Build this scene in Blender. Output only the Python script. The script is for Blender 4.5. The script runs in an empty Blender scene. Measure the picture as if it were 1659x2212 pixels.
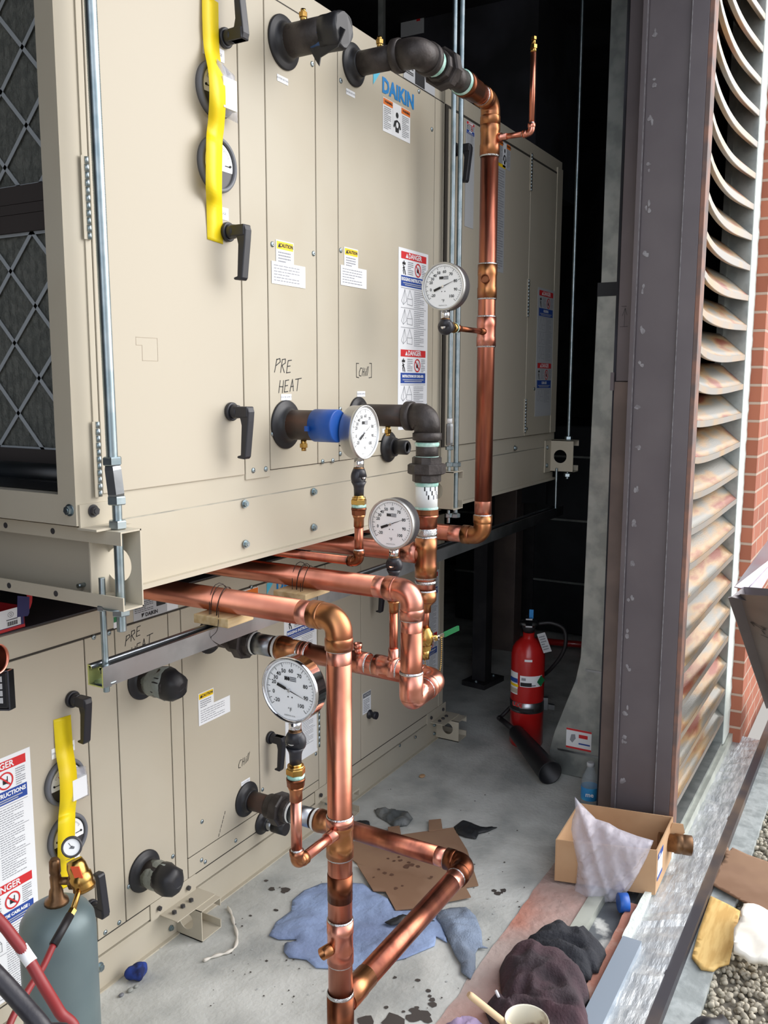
import bpy, bmesh, math, random
from mathutils import Vector, Matrix, noise, geometry
random.seed(7)
scene = bpy.context.scene
COL = scene.collection
V = Vector
# ---------------------------------------------------------------- camera (Z up, X along the units, Y into the room)
F, PIT, YAW, ROLL = 1930.913, 0.142078852, 0.522506508, 0.00298317842
CX, CY = 829.5, 1106.0
CAM = V((0, 0, 1.6))
fw = V((math.cos(YAW)*math.cos(PIT), math.sin(YAW)*math.cos(PIT), -math.sin(PIT)))
rt0 = V((math.sin(YAW), -math.cos(YAW), 0)); up0 = rt0.cross(fw)
rt = rt0*math.cos(ROLL)+up0*math.sin(ROLL); up = -rt0*math.sin(ROLL)+up0*math.cos(ROLL)
def at(px, py, X=None, Y=None, Z=None):
    "the point of the plane X=, Y= or Z= that is seen at a pixel of the photo: used to measure sizes and places"
    d = fw*F+rt*(px-CX)-up*(py-CY)
    for i, v in enumerate((X, Y, Z)):
        if v is not None: return CAM+d*((v-CAM[i])/d[i])
cd = bpy.data.cameras.new('camera'); cam = bpy.data.objects.new('camera', cd); COL.objects.link(cam)
m = Matrix((rt, up, -fw)).transposed().to_4x4(); m.translation = CAM; cam.matrix_world = m
cd.sensor_fit = 'HORIZONTAL'; cd.sensor_width = 36; cd.lens = F/1659*36; cd.clip_start = .02; cd.clip_end = 200
scene.camera = cam
YU, YL = 1.321, 1.731
# ---------------------------------------------------------------- materials
MATS = {}
def lin(c):
    return tuple(((x/255+.055)/1.055)**2.4 if x/255 > .04045 else x/255/12.92 for x in c)
def mat(name, c, rough=.5, metal=0., c2=None, scale=8., detail=3., lo=.4, hi=.6, bump=0., bscale=60., trans=0., c3=None, spec=.5, stretch=None, alpha=1., emis=0., coat=0.):
    M = bpy.data.materials.new(name); M.use_nodes = True; n = M.node_tree.nodes; l = M.node_tree.links
    b = n['Principled BSDF']; col = (*lin(c), 1)
    b.inputs['Base Color'].default_value = col; b.inputs['Roughness'].default_value = rough; b.inputs['Metallic'].default_value = metal
    b.inputs['Specular IOR Level'].default_value = spec
    if coat: b.inputs['Coat Weight'].default_value = coat; b.inputs['Coat Roughness'].default_value = .1
    if trans: b.inputs['Transmission Weight'].default_value = trans
    if alpha < 1: b.inputs['Alpha'].default_value = alpha
    tc = n.new('ShaderNodeTexCoord'); mp = n.new('ShaderNodeMapping'); l.new(tc.outputs['Object'], mp.inputs['Vector'])
    if stretch: mp.inputs['Scale'].default_value = stretch
    if c2:
        t = n.new('ShaderNodeTexNoise'); t.inputs['Scale'].default_value = scale; t.inputs['Detail'].default_value = detail
        l.new(mp.outputs[0], t.inputs['Vector'])
        r = n.new('ShaderNodeValToRGB'); l.new(t.outputs['Fac'], r.inputs['Fac']); l.new(r.outputs[0], b.inputs['Base Color'])
        r.color_ramp.elements[0].position = lo; r.color_ramp.elements[0].color = col
        r.color_ramp.elements[1].position = hi; r.color_ramp.elements[1].color = (*lin(c2), 1)
        if c3: e = r.color_ramp.elements.new((lo+hi)/2); e.color = (*lin(c3), 1)
    if bump:
        t2 = n.new('ShaderNodeTexNoise'); t2.inputs['Scale'].default_value = bscale; t2.inputs['Detail'].default_value = 4
        l.new(mp.outputs[0], t2.inputs['Vector'])
        bp = n.new('ShaderNodeBump'); bp.inputs['Strength'].default_value = bump; bp.inputs['Distance'].default_value = .01
        l.new(t2.outputs['Fac'], bp.inputs['Height']); l.new(bp.outputs[0], b.inputs['Normal'])
    MATS[name] = M; return M
mat('tan', (188, 179, 160), .42, c2=(192, 184, 166), scale=3, spec=.22)
mat('tan_door', (190, 181, 163), .40, spec=.22)
mat('gap', (60, 55, 48), .8)
mat('tan_galv', (176, 172, 158), .35, .5, c2=(150, 148, 138), scale=12)
mat('copper', (208, 138, 112), .3, 1, c2=(150, 92, 72), scale=9, lo=.3, hi=.75, c3=(196, 124, 100), stretch=(1, 1, 1), bump=.02)
mat('copper_up', (196, 124, 96), .32, 1, c2=(116, 74, 60), scale=7, lo=.35, hi=.75, c3=(172, 104, 84), stretch=(3, 3, .6), bump=.02)
mat('copper_pink', (226, 158, 138), .3, 1, c2=(206, 130, 108), scale=14)
mat('copper_gold', (198, 124, 96), .32, 1, c2=(148, 92, 72), scale=10, lo=.32, hi=.7, c3=(184, 128, 84))
mat('copper_dark', (132, 84, 58), .33, 1, c2=(74, 46, 34), scale=11, lo=.35, hi=.7, c3=(120, 70, 48))
mat('solder', (200, 200, 200), .25, 1, bump=.3, bscale=200)
mat('brass', (206, 170, 98), .25, 1, c2=(170, 130, 70), scale=20)
mat('bronze', (140, 108, 78), .4, .9, c2=(104, 78, 56), scale=20)
mat('iron', (70, 64, 62), .5, .35, c2=(52, 47, 45), scale=25, bump=.12, bscale=150)
mat('iron_rust', (64, 56, 52), .5, .3, c2=(98, 70, 58), scale=22, lo=.45, hi=.75, stretch=(1, .3, 1))
mat('black_rubber', (34, 34, 37), .45)
mat('black_plastic', (38, 38, 44), .42)
mat('chrome', (225, 225, 228), .08, 1)
mat('chrome_soft', (206, 206, 204), .42, 1)
mat('pencil', (172, 158, 138), .7)
mat('steel_zinc', (172, 184, 188), .38, 1, c2=(150, 166, 172), scale=30)
mat('galv', (150, 154, 158), .33, 1, c2=(178, 182, 186), scale=9, bump=.04, bscale=30)
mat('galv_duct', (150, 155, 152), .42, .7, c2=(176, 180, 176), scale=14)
mat('zinc_yellow', (200, 206, 130), .35, .6)
mat('dope', (206, 232, 222), .7, c2=(150, 200, 186), scale=40, bump=.3, bscale=90)
mat('teflon', (240, 243, 242), .6)
mat('blue_cap', (30, 92, 178), .4, c2=(24, 78, 160), scale=10)
mat('blue_tape', (42, 74, 120), .6)
mat('tape_yellow', (250, 222, 20), .45, c2=(243, 212, 14), scale=10, bump=.1, bscale=25)
mat('paper', (240, 242, 244), .55)
mat('paper_grey', (186, 188, 190), .6)
mat('ink', (26, 26, 28), .6)
mat('ink_soft', (150, 152, 158), .6)
mat('red_ink', (214, 42, 46), .5)
mat('blue_ink', (36, 74, 158), .5)
mat('orange_tag', (222, 84, 44), .5)
mat('orange_ink', (240, 124, 40), .5)
mat('yellow_ink', (250, 208, 20), .5)
mat('green_ink', (30, 120, 70), .5)
mat('logo_blue', (20, 130, 200), .5)
mat('logo_cyan', (90, 196, 226), .5)
mat('gauge_grey', (112, 114, 120), .45)
mat('gauge_dark', (64, 62, 64), .4)
mat('dial', (250, 252, 253), .35)
mat('filter_media', (112, 114, 108), .95, c2=(96, 99, 94), scale=60, bump=.6, bscale=120)
mat('filter_grid', (176, 182, 186), .8)
mat('filter_frame', (66, 60, 58), .9)
mat('seal', (36, 42, 46), .35, c2=(20, 22, 24), scale=6)
mat('wood', (214, 190, 146), .7, c2=(196, 166, 118), scale=6, stretch=(1, 8, 8), bump=.1)
mat('wire', (56, 50, 46), .5, .6)
mat('concrete', (206, 207, 201), .75, c2=(162, 164, 160), scale=5, detail=12, lo=.36, hi=.66, bump=.25, bscale=70, c3=(188, 189, 183))
mat('concrete_dark', (70, 70, 72), .8, c2=(54, 54, 56), scale=3)
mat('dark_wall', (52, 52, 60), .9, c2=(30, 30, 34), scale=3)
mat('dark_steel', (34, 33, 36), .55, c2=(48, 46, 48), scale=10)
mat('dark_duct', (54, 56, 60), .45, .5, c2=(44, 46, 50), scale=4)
mat('brown_steel', (106, 99, 101), .45, .2, c2=(96, 89, 92), scale=5, bump=.05, bscale=20, lo=.3, hi=.7)
mat('brown_strip', (112, 98, 92), .5, .1, c2=(98, 86, 82), scale=6)
mat('rust_edge', (142, 104, 88), .7, c2=(104, 90, 86), scale=12)
mat('scuff', (150, 148, 150), .7, c2=(122, 118, 120), scale=60)
mat('louver', (132, 130, 122), .34, .4, c2=(132, 60, 32), scale=2.0, detail=7, lo=.42, hi=.64, c3=(166, 134, 92), stretch=(1.4, 6, 6), bump=.12)
mat('louver_clean', (150, 144, 136), .4, .3, c2=(176, 146, 108), scale=5, lo=.45, hi=.7)
mat('caulk', (226, 234, 226), .6, bump=.3, bscale=60)
mat('silver', (176, 180, 182), .4, .4, c2=(206, 209, 208), scale=30, detail=8, lo=.4, hi=.65, bump=.5, bscale=35, stretch=(.5, 2, 1))
mat('cream_trim', (196, 200, 188), .4, .2, c2=(170, 174, 164), scale=9)
mat('plate', (158, 170, 182), .35, .3)
mat('masonry', (178, 160, 152), .9, c2=(180, 124, 106), scale=3.5, detail=9, lo=.40, hi=.72, c3=(182, 150, 140), bump=.8, bscale=30)
mat('masonry_red', (170, 116, 98), .9, c2=(206, 190, 176), scale=5, detail=8, lo=.5, hi=.65, bump=.6, bscale=30)
mat('membrane', (98, 102, 106), .6, c2=(214, 214, 208), scale=7, detail=8, lo=.6, hi=.66, bump=.3)
mat('black_edge', (56, 54, 60), .5, c2=(110, 92, 76), scale=3, lo=.5, hi=.7)
mat('ledge', (176, 182, 180), .85, c2=(150, 156, 154), scale=20, bump=.2)
mat('stone', (206, 198, 178), .8, c2=(138, 130, 114), scale=30, lo=.3, hi=.7)
mat('stone_bed', (128, 122, 110), .95)
mat('card', (196, 160, 122), .85, c2=(188, 150, 112), scale=6)
mat('card_dark', (150, 118, 92), .9, c2=(136, 104, 80), scale=5, c3=(146, 114, 90))
mat('plywood', (232, 196, 124), .7, c2=(214, 172, 100), scale=5, stretch=(2, 12, 1))
mat('foam', (246, 240, 226), .8)
mat('towel', (150, 170, 206), .95, c2=(130, 146, 180), scale=5, detail=8, bump=.9, bscale=24)
mat('towel_grey', (118, 128, 142), .95, c2=(134, 148, 168), scale=6, bump=.4, bscale=200)
mat('rag_blue', (38, 62, 138), .9, c2=(26, 36, 80), scale=40)
mat('cloth_black', (46, 47, 52), .95, bump=.4, bscale=150)
mat('cloth_brown', (60, 50, 54), .95, c2=(78, 56, 62), scale=8, bump=.4, bscale=150)
mat('lilac', (164, 146, 176), .95, bump=.3)
mat('stain', (72, 66, 62), .6)
mat('oil', (84, 84, 82), .4)
mat('stain_card', (96, 66, 50), .8)
mat('scrap', (34, 36, 38), .5)
mat('scrap_grey', (120, 122, 120), .5, c2=(80, 84, 84), scale=20, bump=.3)
mat('bag_film', (224, 222, 232), .16, alpha=.40, bump=.3, bscale=60)
mat('wrap_film', (150, 156, 148), .15, alpha=.75, bump=1, bscale=30)
mat('pouch', (200, 200, 206), .15, alpha=.4, bump=.4, bscale=20)
mat('red_paint', (190, 32, 30), .3, c2=(176, 26, 26), scale=6, coat=.4)
mat('tank', (106, 122, 124), .4, .2, c2=(96, 112, 116), scale=5)
mat('hose_red', (138, 42, 44), .45)
mat('hose_black', (38, 36, 42), .4, bump=.1)
mat('hose_dark', (30, 28, 30), .5)
mat('box_red', (206, 46, 52), .5)
mat('box_navy', (48, 50, 104), .5)
mat('box_in', (66, 52, 60), .8)
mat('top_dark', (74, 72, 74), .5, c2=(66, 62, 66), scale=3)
mat('steel_angle', (122, 112, 108), .45, .3, c2=(108, 100, 98), scale=4)
mat('steel_white', (176, 176, 186), .3, .5, c2=(178, 160, 170), scale=5)
mat('dust', (176, 178, 176), .8)
mat('cup_white', (230, 226, 206), .6, c2=(110, 66, 34), scale=14, lo=.46, hi=.56)
mat('stick', (214, 184, 144), .6)
mat('bottle_film', (200, 212, 220), .08, alpha=.22, bump=.6, bscale=60)
mat('bottle_label', (48, 140, 206), .4, c2=(70, 170, 220), scale=20)
mat('pebble', (150, 152, 146), .9)
mat('bone', (214, 208, 196), .6)
mat('lcd', (24, 24, 28), .3)
mat('brick_dark', (90, 60, 50), .9)
def brick_mat():
    M = bpy.data.materials.new('brick'); M.use_nodes = True; n = M.node_tree.nodes; l = M.node_tree.links; b = n['Principled BSDF']
    tc = n.new('ShaderNodeTexCoord'); sp = n.new('ShaderNodeSeparateXYZ'); l.new(tc.outputs['Object'], sp.inputs[0])
    ad = n.new('ShaderNodeMath'); l.new(sp.outputs['X'], ad.inputs[0]); l.new(sp.outputs['Y'], ad.inputs[1])
    cb = n.new('ShaderNodeCombineXYZ'); l.new(ad.outputs[0], cb.inputs['X']); l.new(sp.outputs['Z'], cb.inputs['Y'])
    t = n.new('ShaderNodeTexBrick'); l.new(cb.outputs[0], t.inputs['Vector'])
    t.inputs['Color1'].default_value = (*lin((178, 108, 82)), 1); t.inputs['Color2'].default_value = (*lin((156, 92, 70)), 1)
    t.inputs['Mortar'].default_value = (*lin((186, 160, 142)), 1); t.inputs['Scale'].default_value = 1
    t.inputs['Brick Width'].default_value = .2; t.inputs['Row Height'].default_value = .0762; t.inputs['Mortar Size'].default_value = .006
    t.inputs['Mortar Smooth'].default_value = .1
    l.new(t.outputs['Color'], b.inputs['Base Color']); b.inputs['Roughness'].default_value = .9
    bp = n.new('ShaderNodeBump'); bp.inputs['Distance'].default_value = -.006; l.new(t.outputs['Fac'], bp.inputs['Height']); l.new(bp.outputs[0], b.inputs['Normal'])
    MATS['brick'] = M
brick_mat()
# ---------------------------------------------------------------- mesh builder
def perp(d):
    a = V((0, 0, 1)) if abs(d.z) < .9 else V((1, 0, 0))
    u = d.cross(a).normalized(); return u, d.cross(u).normalized()
class MB:
    def __init__(s, m='tan'): s.v = []; s.f = []; s.m = []; s.sm = []; s.d = m
    def add(s, vs, fs, m=None, smooth=False):
        b = len(s.v); s.v += [tuple(x) for x in vs]
        for f in fs: s.f.append([i+b for i in f]); s.m.append(m or s.d); s.sm.append(smooth)
        return s
    def box(s, x0, x1, y0, y1, z0, z1, m=None):
        return s.pbox(V((x0, y0, z0)), V((x1-x0, 0, 0)), V((0, y1-y0, 0)), V((0, 0, z1-z0)), m)
    def pbox(s, o, a, b, c, m=None):
        vs = [o, o+a, o+a+b, o+b, o+c, o+a+c, o+a+b+c, o+b+c]
        fs = [(0, 3, 2, 1), (4, 5, 6, 7), (0, 1, 5, 4), (1, 2, 6, 5), (2, 3, 7, 6), (3, 0, 4, 7)]
        if a.cross(b).dot(c) < 0: fs = [f[::-1] for f in fs]
        return s.add(vs, fs, m)
    def cyl(s, a, b, r, m=None, n=28, r2=None, caps=(1, 1), smooth=True, rot=0.):
        return s.lathe(a, (b-a), [(0, r), ((b-a).length, r if r2 is None else r2)], m, n, caps, smooth, rot)
    def lathe(s, o, ax, prof, m=None, n=28, caps=(1, 1), smooth=True, rot=0.):
        d = ax.normalized(); u, w = perp(d); vs = []; fs = []
        # order so that faces point outwards
        for t, r in prof:
            for i in range(n):
                a = 2*math.pi*i/n+rot; vs.append(o+d*t+(u*math.cos(a)+w*math.sin(a))*r)
        for k in range(len(prof)-1):
            for i in range(n):
                j = (i+1) % n; fs.append((k*n+i, k*n+j, (k+1)*n+j, (k+1)*n+i))
        s.add(vs, fs, m, smooth)
        b = len(s.v)-len(vs)
        if caps[0]: s.f.append([b+i for i in range(n)][::-1]); s.m.append(m or s.d); s.sm.append(False)
        if caps[1]: s.f.append([b+(len(prof)-1)*n+i for i in range(n)]); s.m.append(m or s.d); s.sm.append(False)
        return s
    def tube(s, pts, r, m=None, n=20, bend=0., seg=8, caps=True, radii=None):
        P = fillet(pts, bend, seg) if bend else [V(p) for p in pts]
        d = (P[1]-P[0]).normalized(); u, w = perp(d); vs = []; fs = []
        for i, p in enumerate(P):
            t = ((P[i+1]-p) if i < len(P)-1 else (p-P[i-1])).normalized()
            if 0 < i < len(P)-1: t = ((P[i+1]-p).normalized()+(p-P[i-1]).normalized()).normalized()
            u = (u-t*u.dot(t)).normalized(); w = t.cross(u)
            rr = radii[i] if radii else r
            for k in range(n):
                a = 2*math.pi*k/n; vs.append(p+(u*math.cos(a)+w*math.sin(a))*rr)
        for i in range(len(P)-1):
            for k in range(n):
                j = (k+1) % n; fs.append((i*n+k, i*n+j, (i+1)*n+j, (i+1)*n+k))
        s.add(vs, fs, m, True)
        if caps:
            b = len(s.v)-len(vs)
            s.f.append([b+k for k in range(n)][::-1]); s.f.append([b+(len(P)-1)*n+k for k in range(n)]); s.m += [m or s.d]*2; s.sm += [False]*2
        return s
    def poly(s, o, u, v, pts, m=None, th=0.):
        "flat polygon (2-D pts) in the frame o,u,v; th extrudes it backwards"
        vs = [o+u*a+v*b for a, b in pts]; n = len(pts); nn = u.cross(v).normalized()
        area = sum(pts[i][0]*pts[(i+1) % n][1]-pts[(i+1) % n][0]*pts[i][1] for i in range(n))
        if area < 0: vs = vs[::-1]
        if not th: return s.add(vs, [list(range(n))], m)
        vs2 = [x-nn*th for x in vs]
        fs = [list(range(n)), list(range(2*n-1, n-1, -1))]+[(i, i+n, (i+1) % n+n, (i+1) % n) for i in range(n)]
        return s.add(vs+vs2, fs, m)
    def rect(s, o, u, v, a0, b0, a1, b1, m=None, th=0.):
        return s.poly(o, u, v, [(a0, b0), (a1, b0), (a1, b1), (a0, b1)], m, th)
    def sphere(s, c, r, m=None, n=18, k=10, sc=(1, 1, 1)):
        vs = []; fs = []
        for i in range(k+1):
            t = math.pi*i/k
            for j in range(n):
                a = 2*math.pi*j/n; vs.append(c+V((r*sc[0]*math.sin(t)*math.cos(a), r*sc[1]*math.sin(t)*math.sin(a), r*sc[2]*math.cos(t))))
        for i in range(k):
            for j in range(n):
                q = (j+1) % n; fs.append((i*n+j, (i+1)*n+j, (i+1)*n+q, i*n+q))
        return s.add(vs, fs, m, True)
    def text(s, t, size, o, u, v, m='ink', align='CENTER', bold=0.):
        c = bpy.data.curves.new('t', 'FONT'); c.body = t; c.size = size; c.align_x = align; c.align_y = 'CENTER'; c.resolution_u = 2; c.offset = bold
        ob = bpy.data.objects.new('t', c); me = bpy.data.meshes.new_from_object(ob)
        s.add([o+u*q.co.x+v*q.co.y for q in me.vertices], [list(p.vertices) for p in me.polygons], m)
        bpy.data.objects.remove(ob); bpy.data.curves.remove(c); bpy.data.meshes.remove(me); return s
    def stroke(s, pts, w, o, u, v, m='ink'):
        "hand-drawn line in a plane"
        for (a, b) in zip(pts[:-1], pts[1:]):
            d = V((b[0]-a[0], b[1]-a[1])); L = d.length
            if L < 1e-9: continue
            d /= L; q = V((-d[1], d[0]))*w/2; e = d*w*.4
            s.poly(o, u, v, [(a[0]-e[0]-q[0], a[1]-e[1]-q[1]), (b[0]+e[0]-q[0], b[1]+e[1]-q[1]), (b[0]+e[0]+q[0], b[1]+e[1]+q[1]), (a[0]-e[0]+q[0], a[1]-e[1]+q[1])], m)
        return s
    def obj(s, name, parent=None, bevel=0., subd=0, solid=0.):
        me = bpy.data.meshes.new(name); me.from_pydata(s.v, [], s.f)
        names = []
        for q in s.m:
            if q not in names: names.append(q)
        for q in names: me.materials.append(MATS[q])
        for p, q, k in zip(me.polygons, s.m, s.sm): p.material_index = names.index(q); p.use_smooth = k
        me.validate()
        o = bpy.data.objects.new(name, me); COL.objects.link(o)
        if parent:
            o.parent = parent
            L = parent.location.copy()
            if parent.parent: L = V((0, 0, 0))
            o.matrix_parent_inverse = Matrix.Translation(-L)
        if solid: k = o.modifiers.new('thickness', 'SOLIDIFY'); k.thickness = solid; k.offset = 0
        if bevel: k = o.modifiers.new('bevel', 'BEVEL'); k.width = bevel; k.segments = 2; k.limit_method = 'ANGLE'; k.angle_limit = math.radians(50)
        if subd: k = o.modifiers.new('smooth', 'SUBSURF'); k.levels = subd; k.render_levels = subd
        return o
def fillet(pts, R, seg=8):
    P = [V(p) for p in pts]; out = [P[0]]
    for i in range(1, len(P)-1):
        a = (P[i-1]-P[i]).normalized(); b = (P[i+1]-P[i]).normalized(); ang = a.angle(b)
        if ang > 3.1: out.append(P[i]); continue
        t = min(R/math.tan(ang/2), (P[i-1]-P[i]).length*.49, (P[i+1]-P[i]).length*.49); r = t*math.tan(ang/2)
        c = P[i]+(a+b).normalized()*(r/math.sin(ang/2)); s0 = P[i]+a*t-c; s1 = P[i]+b*t-c; tot = s0.angle(s1); k = s0.cross(s1).normalized()
        for j in range(seg+1): out.append(c+Matrix.Rotation(tot*j/seg, 3, k) @ s0)
    out.append(P[-1]); return out
def smoothpath(pts, n=8):
    P = [V(p) for p in pts]; P = [P[0]*2-P[1]]+P+[P[-1]*2-P[-2]]; out = []
    for i in range(1, len(P)-2):
        for k in range(n):
            t = k/n; a, b, c, d = P[i-1:i+3]
            out.append(.5*((2*b)+(c-a)*t+(2*a-5*b+4*c-d)*t*t+(3*b-a-3*c+d)*t**3))
    out.append(P[-2]); return out
def thing(name, label, cat, loc=(0, 0, 0), group=None):
    o = bpy.data.objects.new(name, None); COL.objects.link(o); o.location = loc; o.empty_display_size = .05
    o['label'] = label; o['category'] = cat
    if group: o['group'] = group
    return o
def tag(o, label, cat, group=None, kind=None):
    o['label'] = label; o['category'] = cat
    if group: o['group'] = group
    if kind: o['kind'] = kind
    return o
def struct(o, label=None):
    o['kind'] = 'structure'
    if label: o['label'] = label
    return o
def lab(o, t): o['label'] = t; return o
def sheet(name, poly, zf, m, step=.012, parent=None, th=.002, frame=None, smooth=True, mfun=None, jag=0.):
    "a thin curved sheet over a 2-D outline; zf(x,y,d) gives the height, d = distance to the outline"
    pts = [V(p) for p in poly]; bd = []
    for i in range(len(pts)):
        a = pts[i]; b = pts[(i+1) % len(pts)]; k = max(1, int((b-a).length/step))
        for j in range(k):
            q = a+(b-a)*j/k
            if jag and j: q = q+V((random.uniform(-jag, jag), random.uniform(-jag, jag)))
            bd.append(q)
    x0 = min(p.x for p in bd); x1 = max(p.x for p in bd); y0 = min(p.y for p in bd); y1 = max(p.y for p in bd)
    def inside(q):
        c = False
        for i in range(len(bd)):
            a = bd[i]; b = bd[i-1]
            if (a.y > q.y) != (b.y > q.y) and q.x < (b.x-a.x)*(q.y-a.y)/(b.y-a.y)+a.x: c = not c
        return c
    def dist(q): return min((q-p).length for p in bd)
    inn = []; yy = y0
    while yy < y1:
        xx = x0
        while xx < x1:
            q = V((xx+random.uniform(-.2, .2)*step, yy+random.uniform(-.2, .2)*step))
            if inside(q) and dist(q) > step*.5: inn.append(q)
            xx += step
        yy += step
    allp = bd+inn; n = len(bd)
    r = geometry.delaunay_2d_cdt(allp, [(i, (i+1) % n) for i in range(n)], [list(range(n))], 1, 1e-6)
    o_, u_, v_ = frame or (V((0, 0, 0)), V((1, 0, 0)), V((0, 1, 0))); nn = u_.cross(v_).normalized()
    vs = []
    for q in r[0]:
        vs.append(o_+u_*q.x+v_*q.y+nn*zf(q.x, q.y, dist(q)))
    b = MB(m)
    for f in r[2]:
        c = (vs[f[0]]+vs[f[1]]+vs[f[2]])/3
        b.m.append(mfun(c) if mfun else m); b.f.append(list(f)); b.sm.append(smooth)
    b.v = [tuple(x) for x in vs]
    return b.obj(name, parent, solid=th)
def N(x, y, z=0., s=1.): return noise.noise(V((x*s, y*s, z)))
def fl(px, py, z=0.): q = at(px, py, Z=z); return V((q.x, q.y))
UX, UZ = V((1, 0, 0)), V((0, 0, 1))
# ================================================================ helpers for the air handling units
FN = .004      # how far a panel stands proud of the casing
def face(px, py, Y): q = at(px, py, Y=Y); return q.x, q.z
def fr(x, z, Y, off=0.): return V((x, Y-FN-off, z))
def bump_rows(b, o, u, v, x0, x1, y0, y1, rows, m='ink_soft', fill=.9, th=.45):
    h = (y0-y1)/rows
    for i in range(rows):
        yy = y0-h*(i+.5); x = x0; end = x0+(x1-x0)*(fill if i % 4 != 3 else fill*.6)
        while x < end:
            w = random.uniform(.06, .16)*(x1-x0)
            b.rect(o, u, v, x, yy-h*th/2, min(x+w, end), yy+h*th/2, m); x += w+.02*(x1-x0)
def paper(b, o, u, v, w, h, m='paper'):
    b.rect(o, u, v, 0, -h, w, 0, m, .0006)
def lift(o, u, v, k): return o+u.cross(v).normalized()*k
def strip_sticker(root, x, z, Y, w=.045, h=.018, words='WATER RETURN', name='sticker'):
    b = MB(); o = fr(x-w/2, z+h/2, Y, .001); paper(b, o, UX, UZ, w, h)
    b.text(words, h*.42, lift(o+UX*w/2-UZ*h/2, UX, UZ, .0004), UX, UZ, 'ink_soft')
    return b.obj(name, root)
def caution_label(root, x, z, Y, w=.07, h=.06, w2=.14, h2=.052):
    b = MB(); o = fr(x, z, Y, .0012); paper(b, o, UX, UZ, w, h); q = lift(o, UX, UZ, .0004); q2 = lift(o, UX, UZ, .0008)
    b.rect(q, UX, UZ, w*.04, -h*.38, w*.96, -h*.05, 'yellow_ink')
    b.text('CAUTION', h*.22, q2+UX*w*.58-UZ*h*.215, UX, UZ, 'ink', bold=.0004)
    b.poly(q2, UX, UZ, [(w*.1, -h*.31), (w*.25, -h*.31), (w*.175, -h*.11)], 'ink')
    bump_rows(b, q, UX, UZ, w*.12, w*.9, -h*.45, -h*.95, 4, 'ink_soft')
    o2 = o+UX*(-w*.25 if w2 > w*1.5 and z > 1.6 else 0)-UZ*(h*.93); paper(b, lift(o2, UX, UZ, .0002), UX, UZ, w2, h2); q = lift(o2, UX, UZ, .0006)
    bump_rows(b, q, UX, UZ, w2*.06, w2*.9, -h2*.1, -h2*.9, 6, 'ink_soft', th=.3)
    return lab(b.obj('caution_label', root), 'white sticker with a yellow CAUTION heading')
def pict(b, o, u, v, x, y, s):
    "small figure with a load above it"
    for r in ((.3, .55, .7, .95),): b.rect(o, u, v, x+s*.1, y+s*.55, x+s*.9, y+s*.85, 'ink')
    b.poly(o, u, v, [(x+s*.42, y+s*1.05), (x+s*.58, y+s*1.05), (x+s*.6, y+s*.85), (x+s*.4, y+s*.85)], 'ink')
    b.stroke([(x+s*.35, y+s*.42), (x+s*.5, y+s*.1), (x+s*.75, y-s*.25), (x+s*.9, y-s*.65)], s*.16, o, u, v)
    b.stroke([(x+s*.5, y+s*.1), (x+s*.3, y-s*.2), (x+s*.45, y-s*.6)], s*.14, o, u, v)
    b.stroke([(x+s*.2, y+s*.1), (x+s*.7, y+s*.25)], s*.12, o, u, v)
def no_sign(b, o, u, v, x, y, r):
    n = 28; pts = []
    for i in range(n):
        a0 = 2*math.pi*i/n; a1 = 2*math.pi*(i+1)/n
        b.poly(o, u, v, [(x+r*math.cos(a0), y+r*math.sin(a0)), (x+r*math.cos(a1), y+r*math.sin(a1)), (x+r*.82*math.cos(a1), y+r*.82*math.sin(a1)), (x+r*.82*math.cos(a0), y+r*.82*math.sin(a0))], 'red_ink')
    b.rect(o, u, v, x-r*.35, y-r*.35, x+r*.15, y+r*.15, 'ink'); b.rect(o, u, v, x+r*.15, y-r*.4, x+r*.5, y-r*.3, 'ink')
    b.stroke([(x+r*.25, y-r*.4), (x+r*.25, y+r*.45)], r*.09, o, u, v)
    b.stroke([(x-r*.58, y+r*.58), (x+r*.58, y-r*.58)], r*.17, lift(o, u, v, .0003), u, v, 'red_ink')
def drawing(b, o, u, v, x, y, w, h, k):
    L = w*.02
    b.stroke([(x+w*.3, y), (x+w*.05, y-h*.75), (x+w*.2, y-h*.95), (x+w*.3, y), (x+w*.45, y-h*.7), (x+w*.2, y-h*.95)], L, o, u, v, 'ink_soft')
    x += w*.5
    b.stroke([(x+w*.2, y), (x, y-h*.55), (x+w*.4, y-h*.55), (x+w*.2, y)], L, o, u, v, 'ink_soft')
    b.stroke([(x, y-h*.55), (x, y-h*.9), (x+w*.4, y-h*.95), (x+w*.4, y-h*.55)], L, o, u, v, 'ink_soft')
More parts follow.
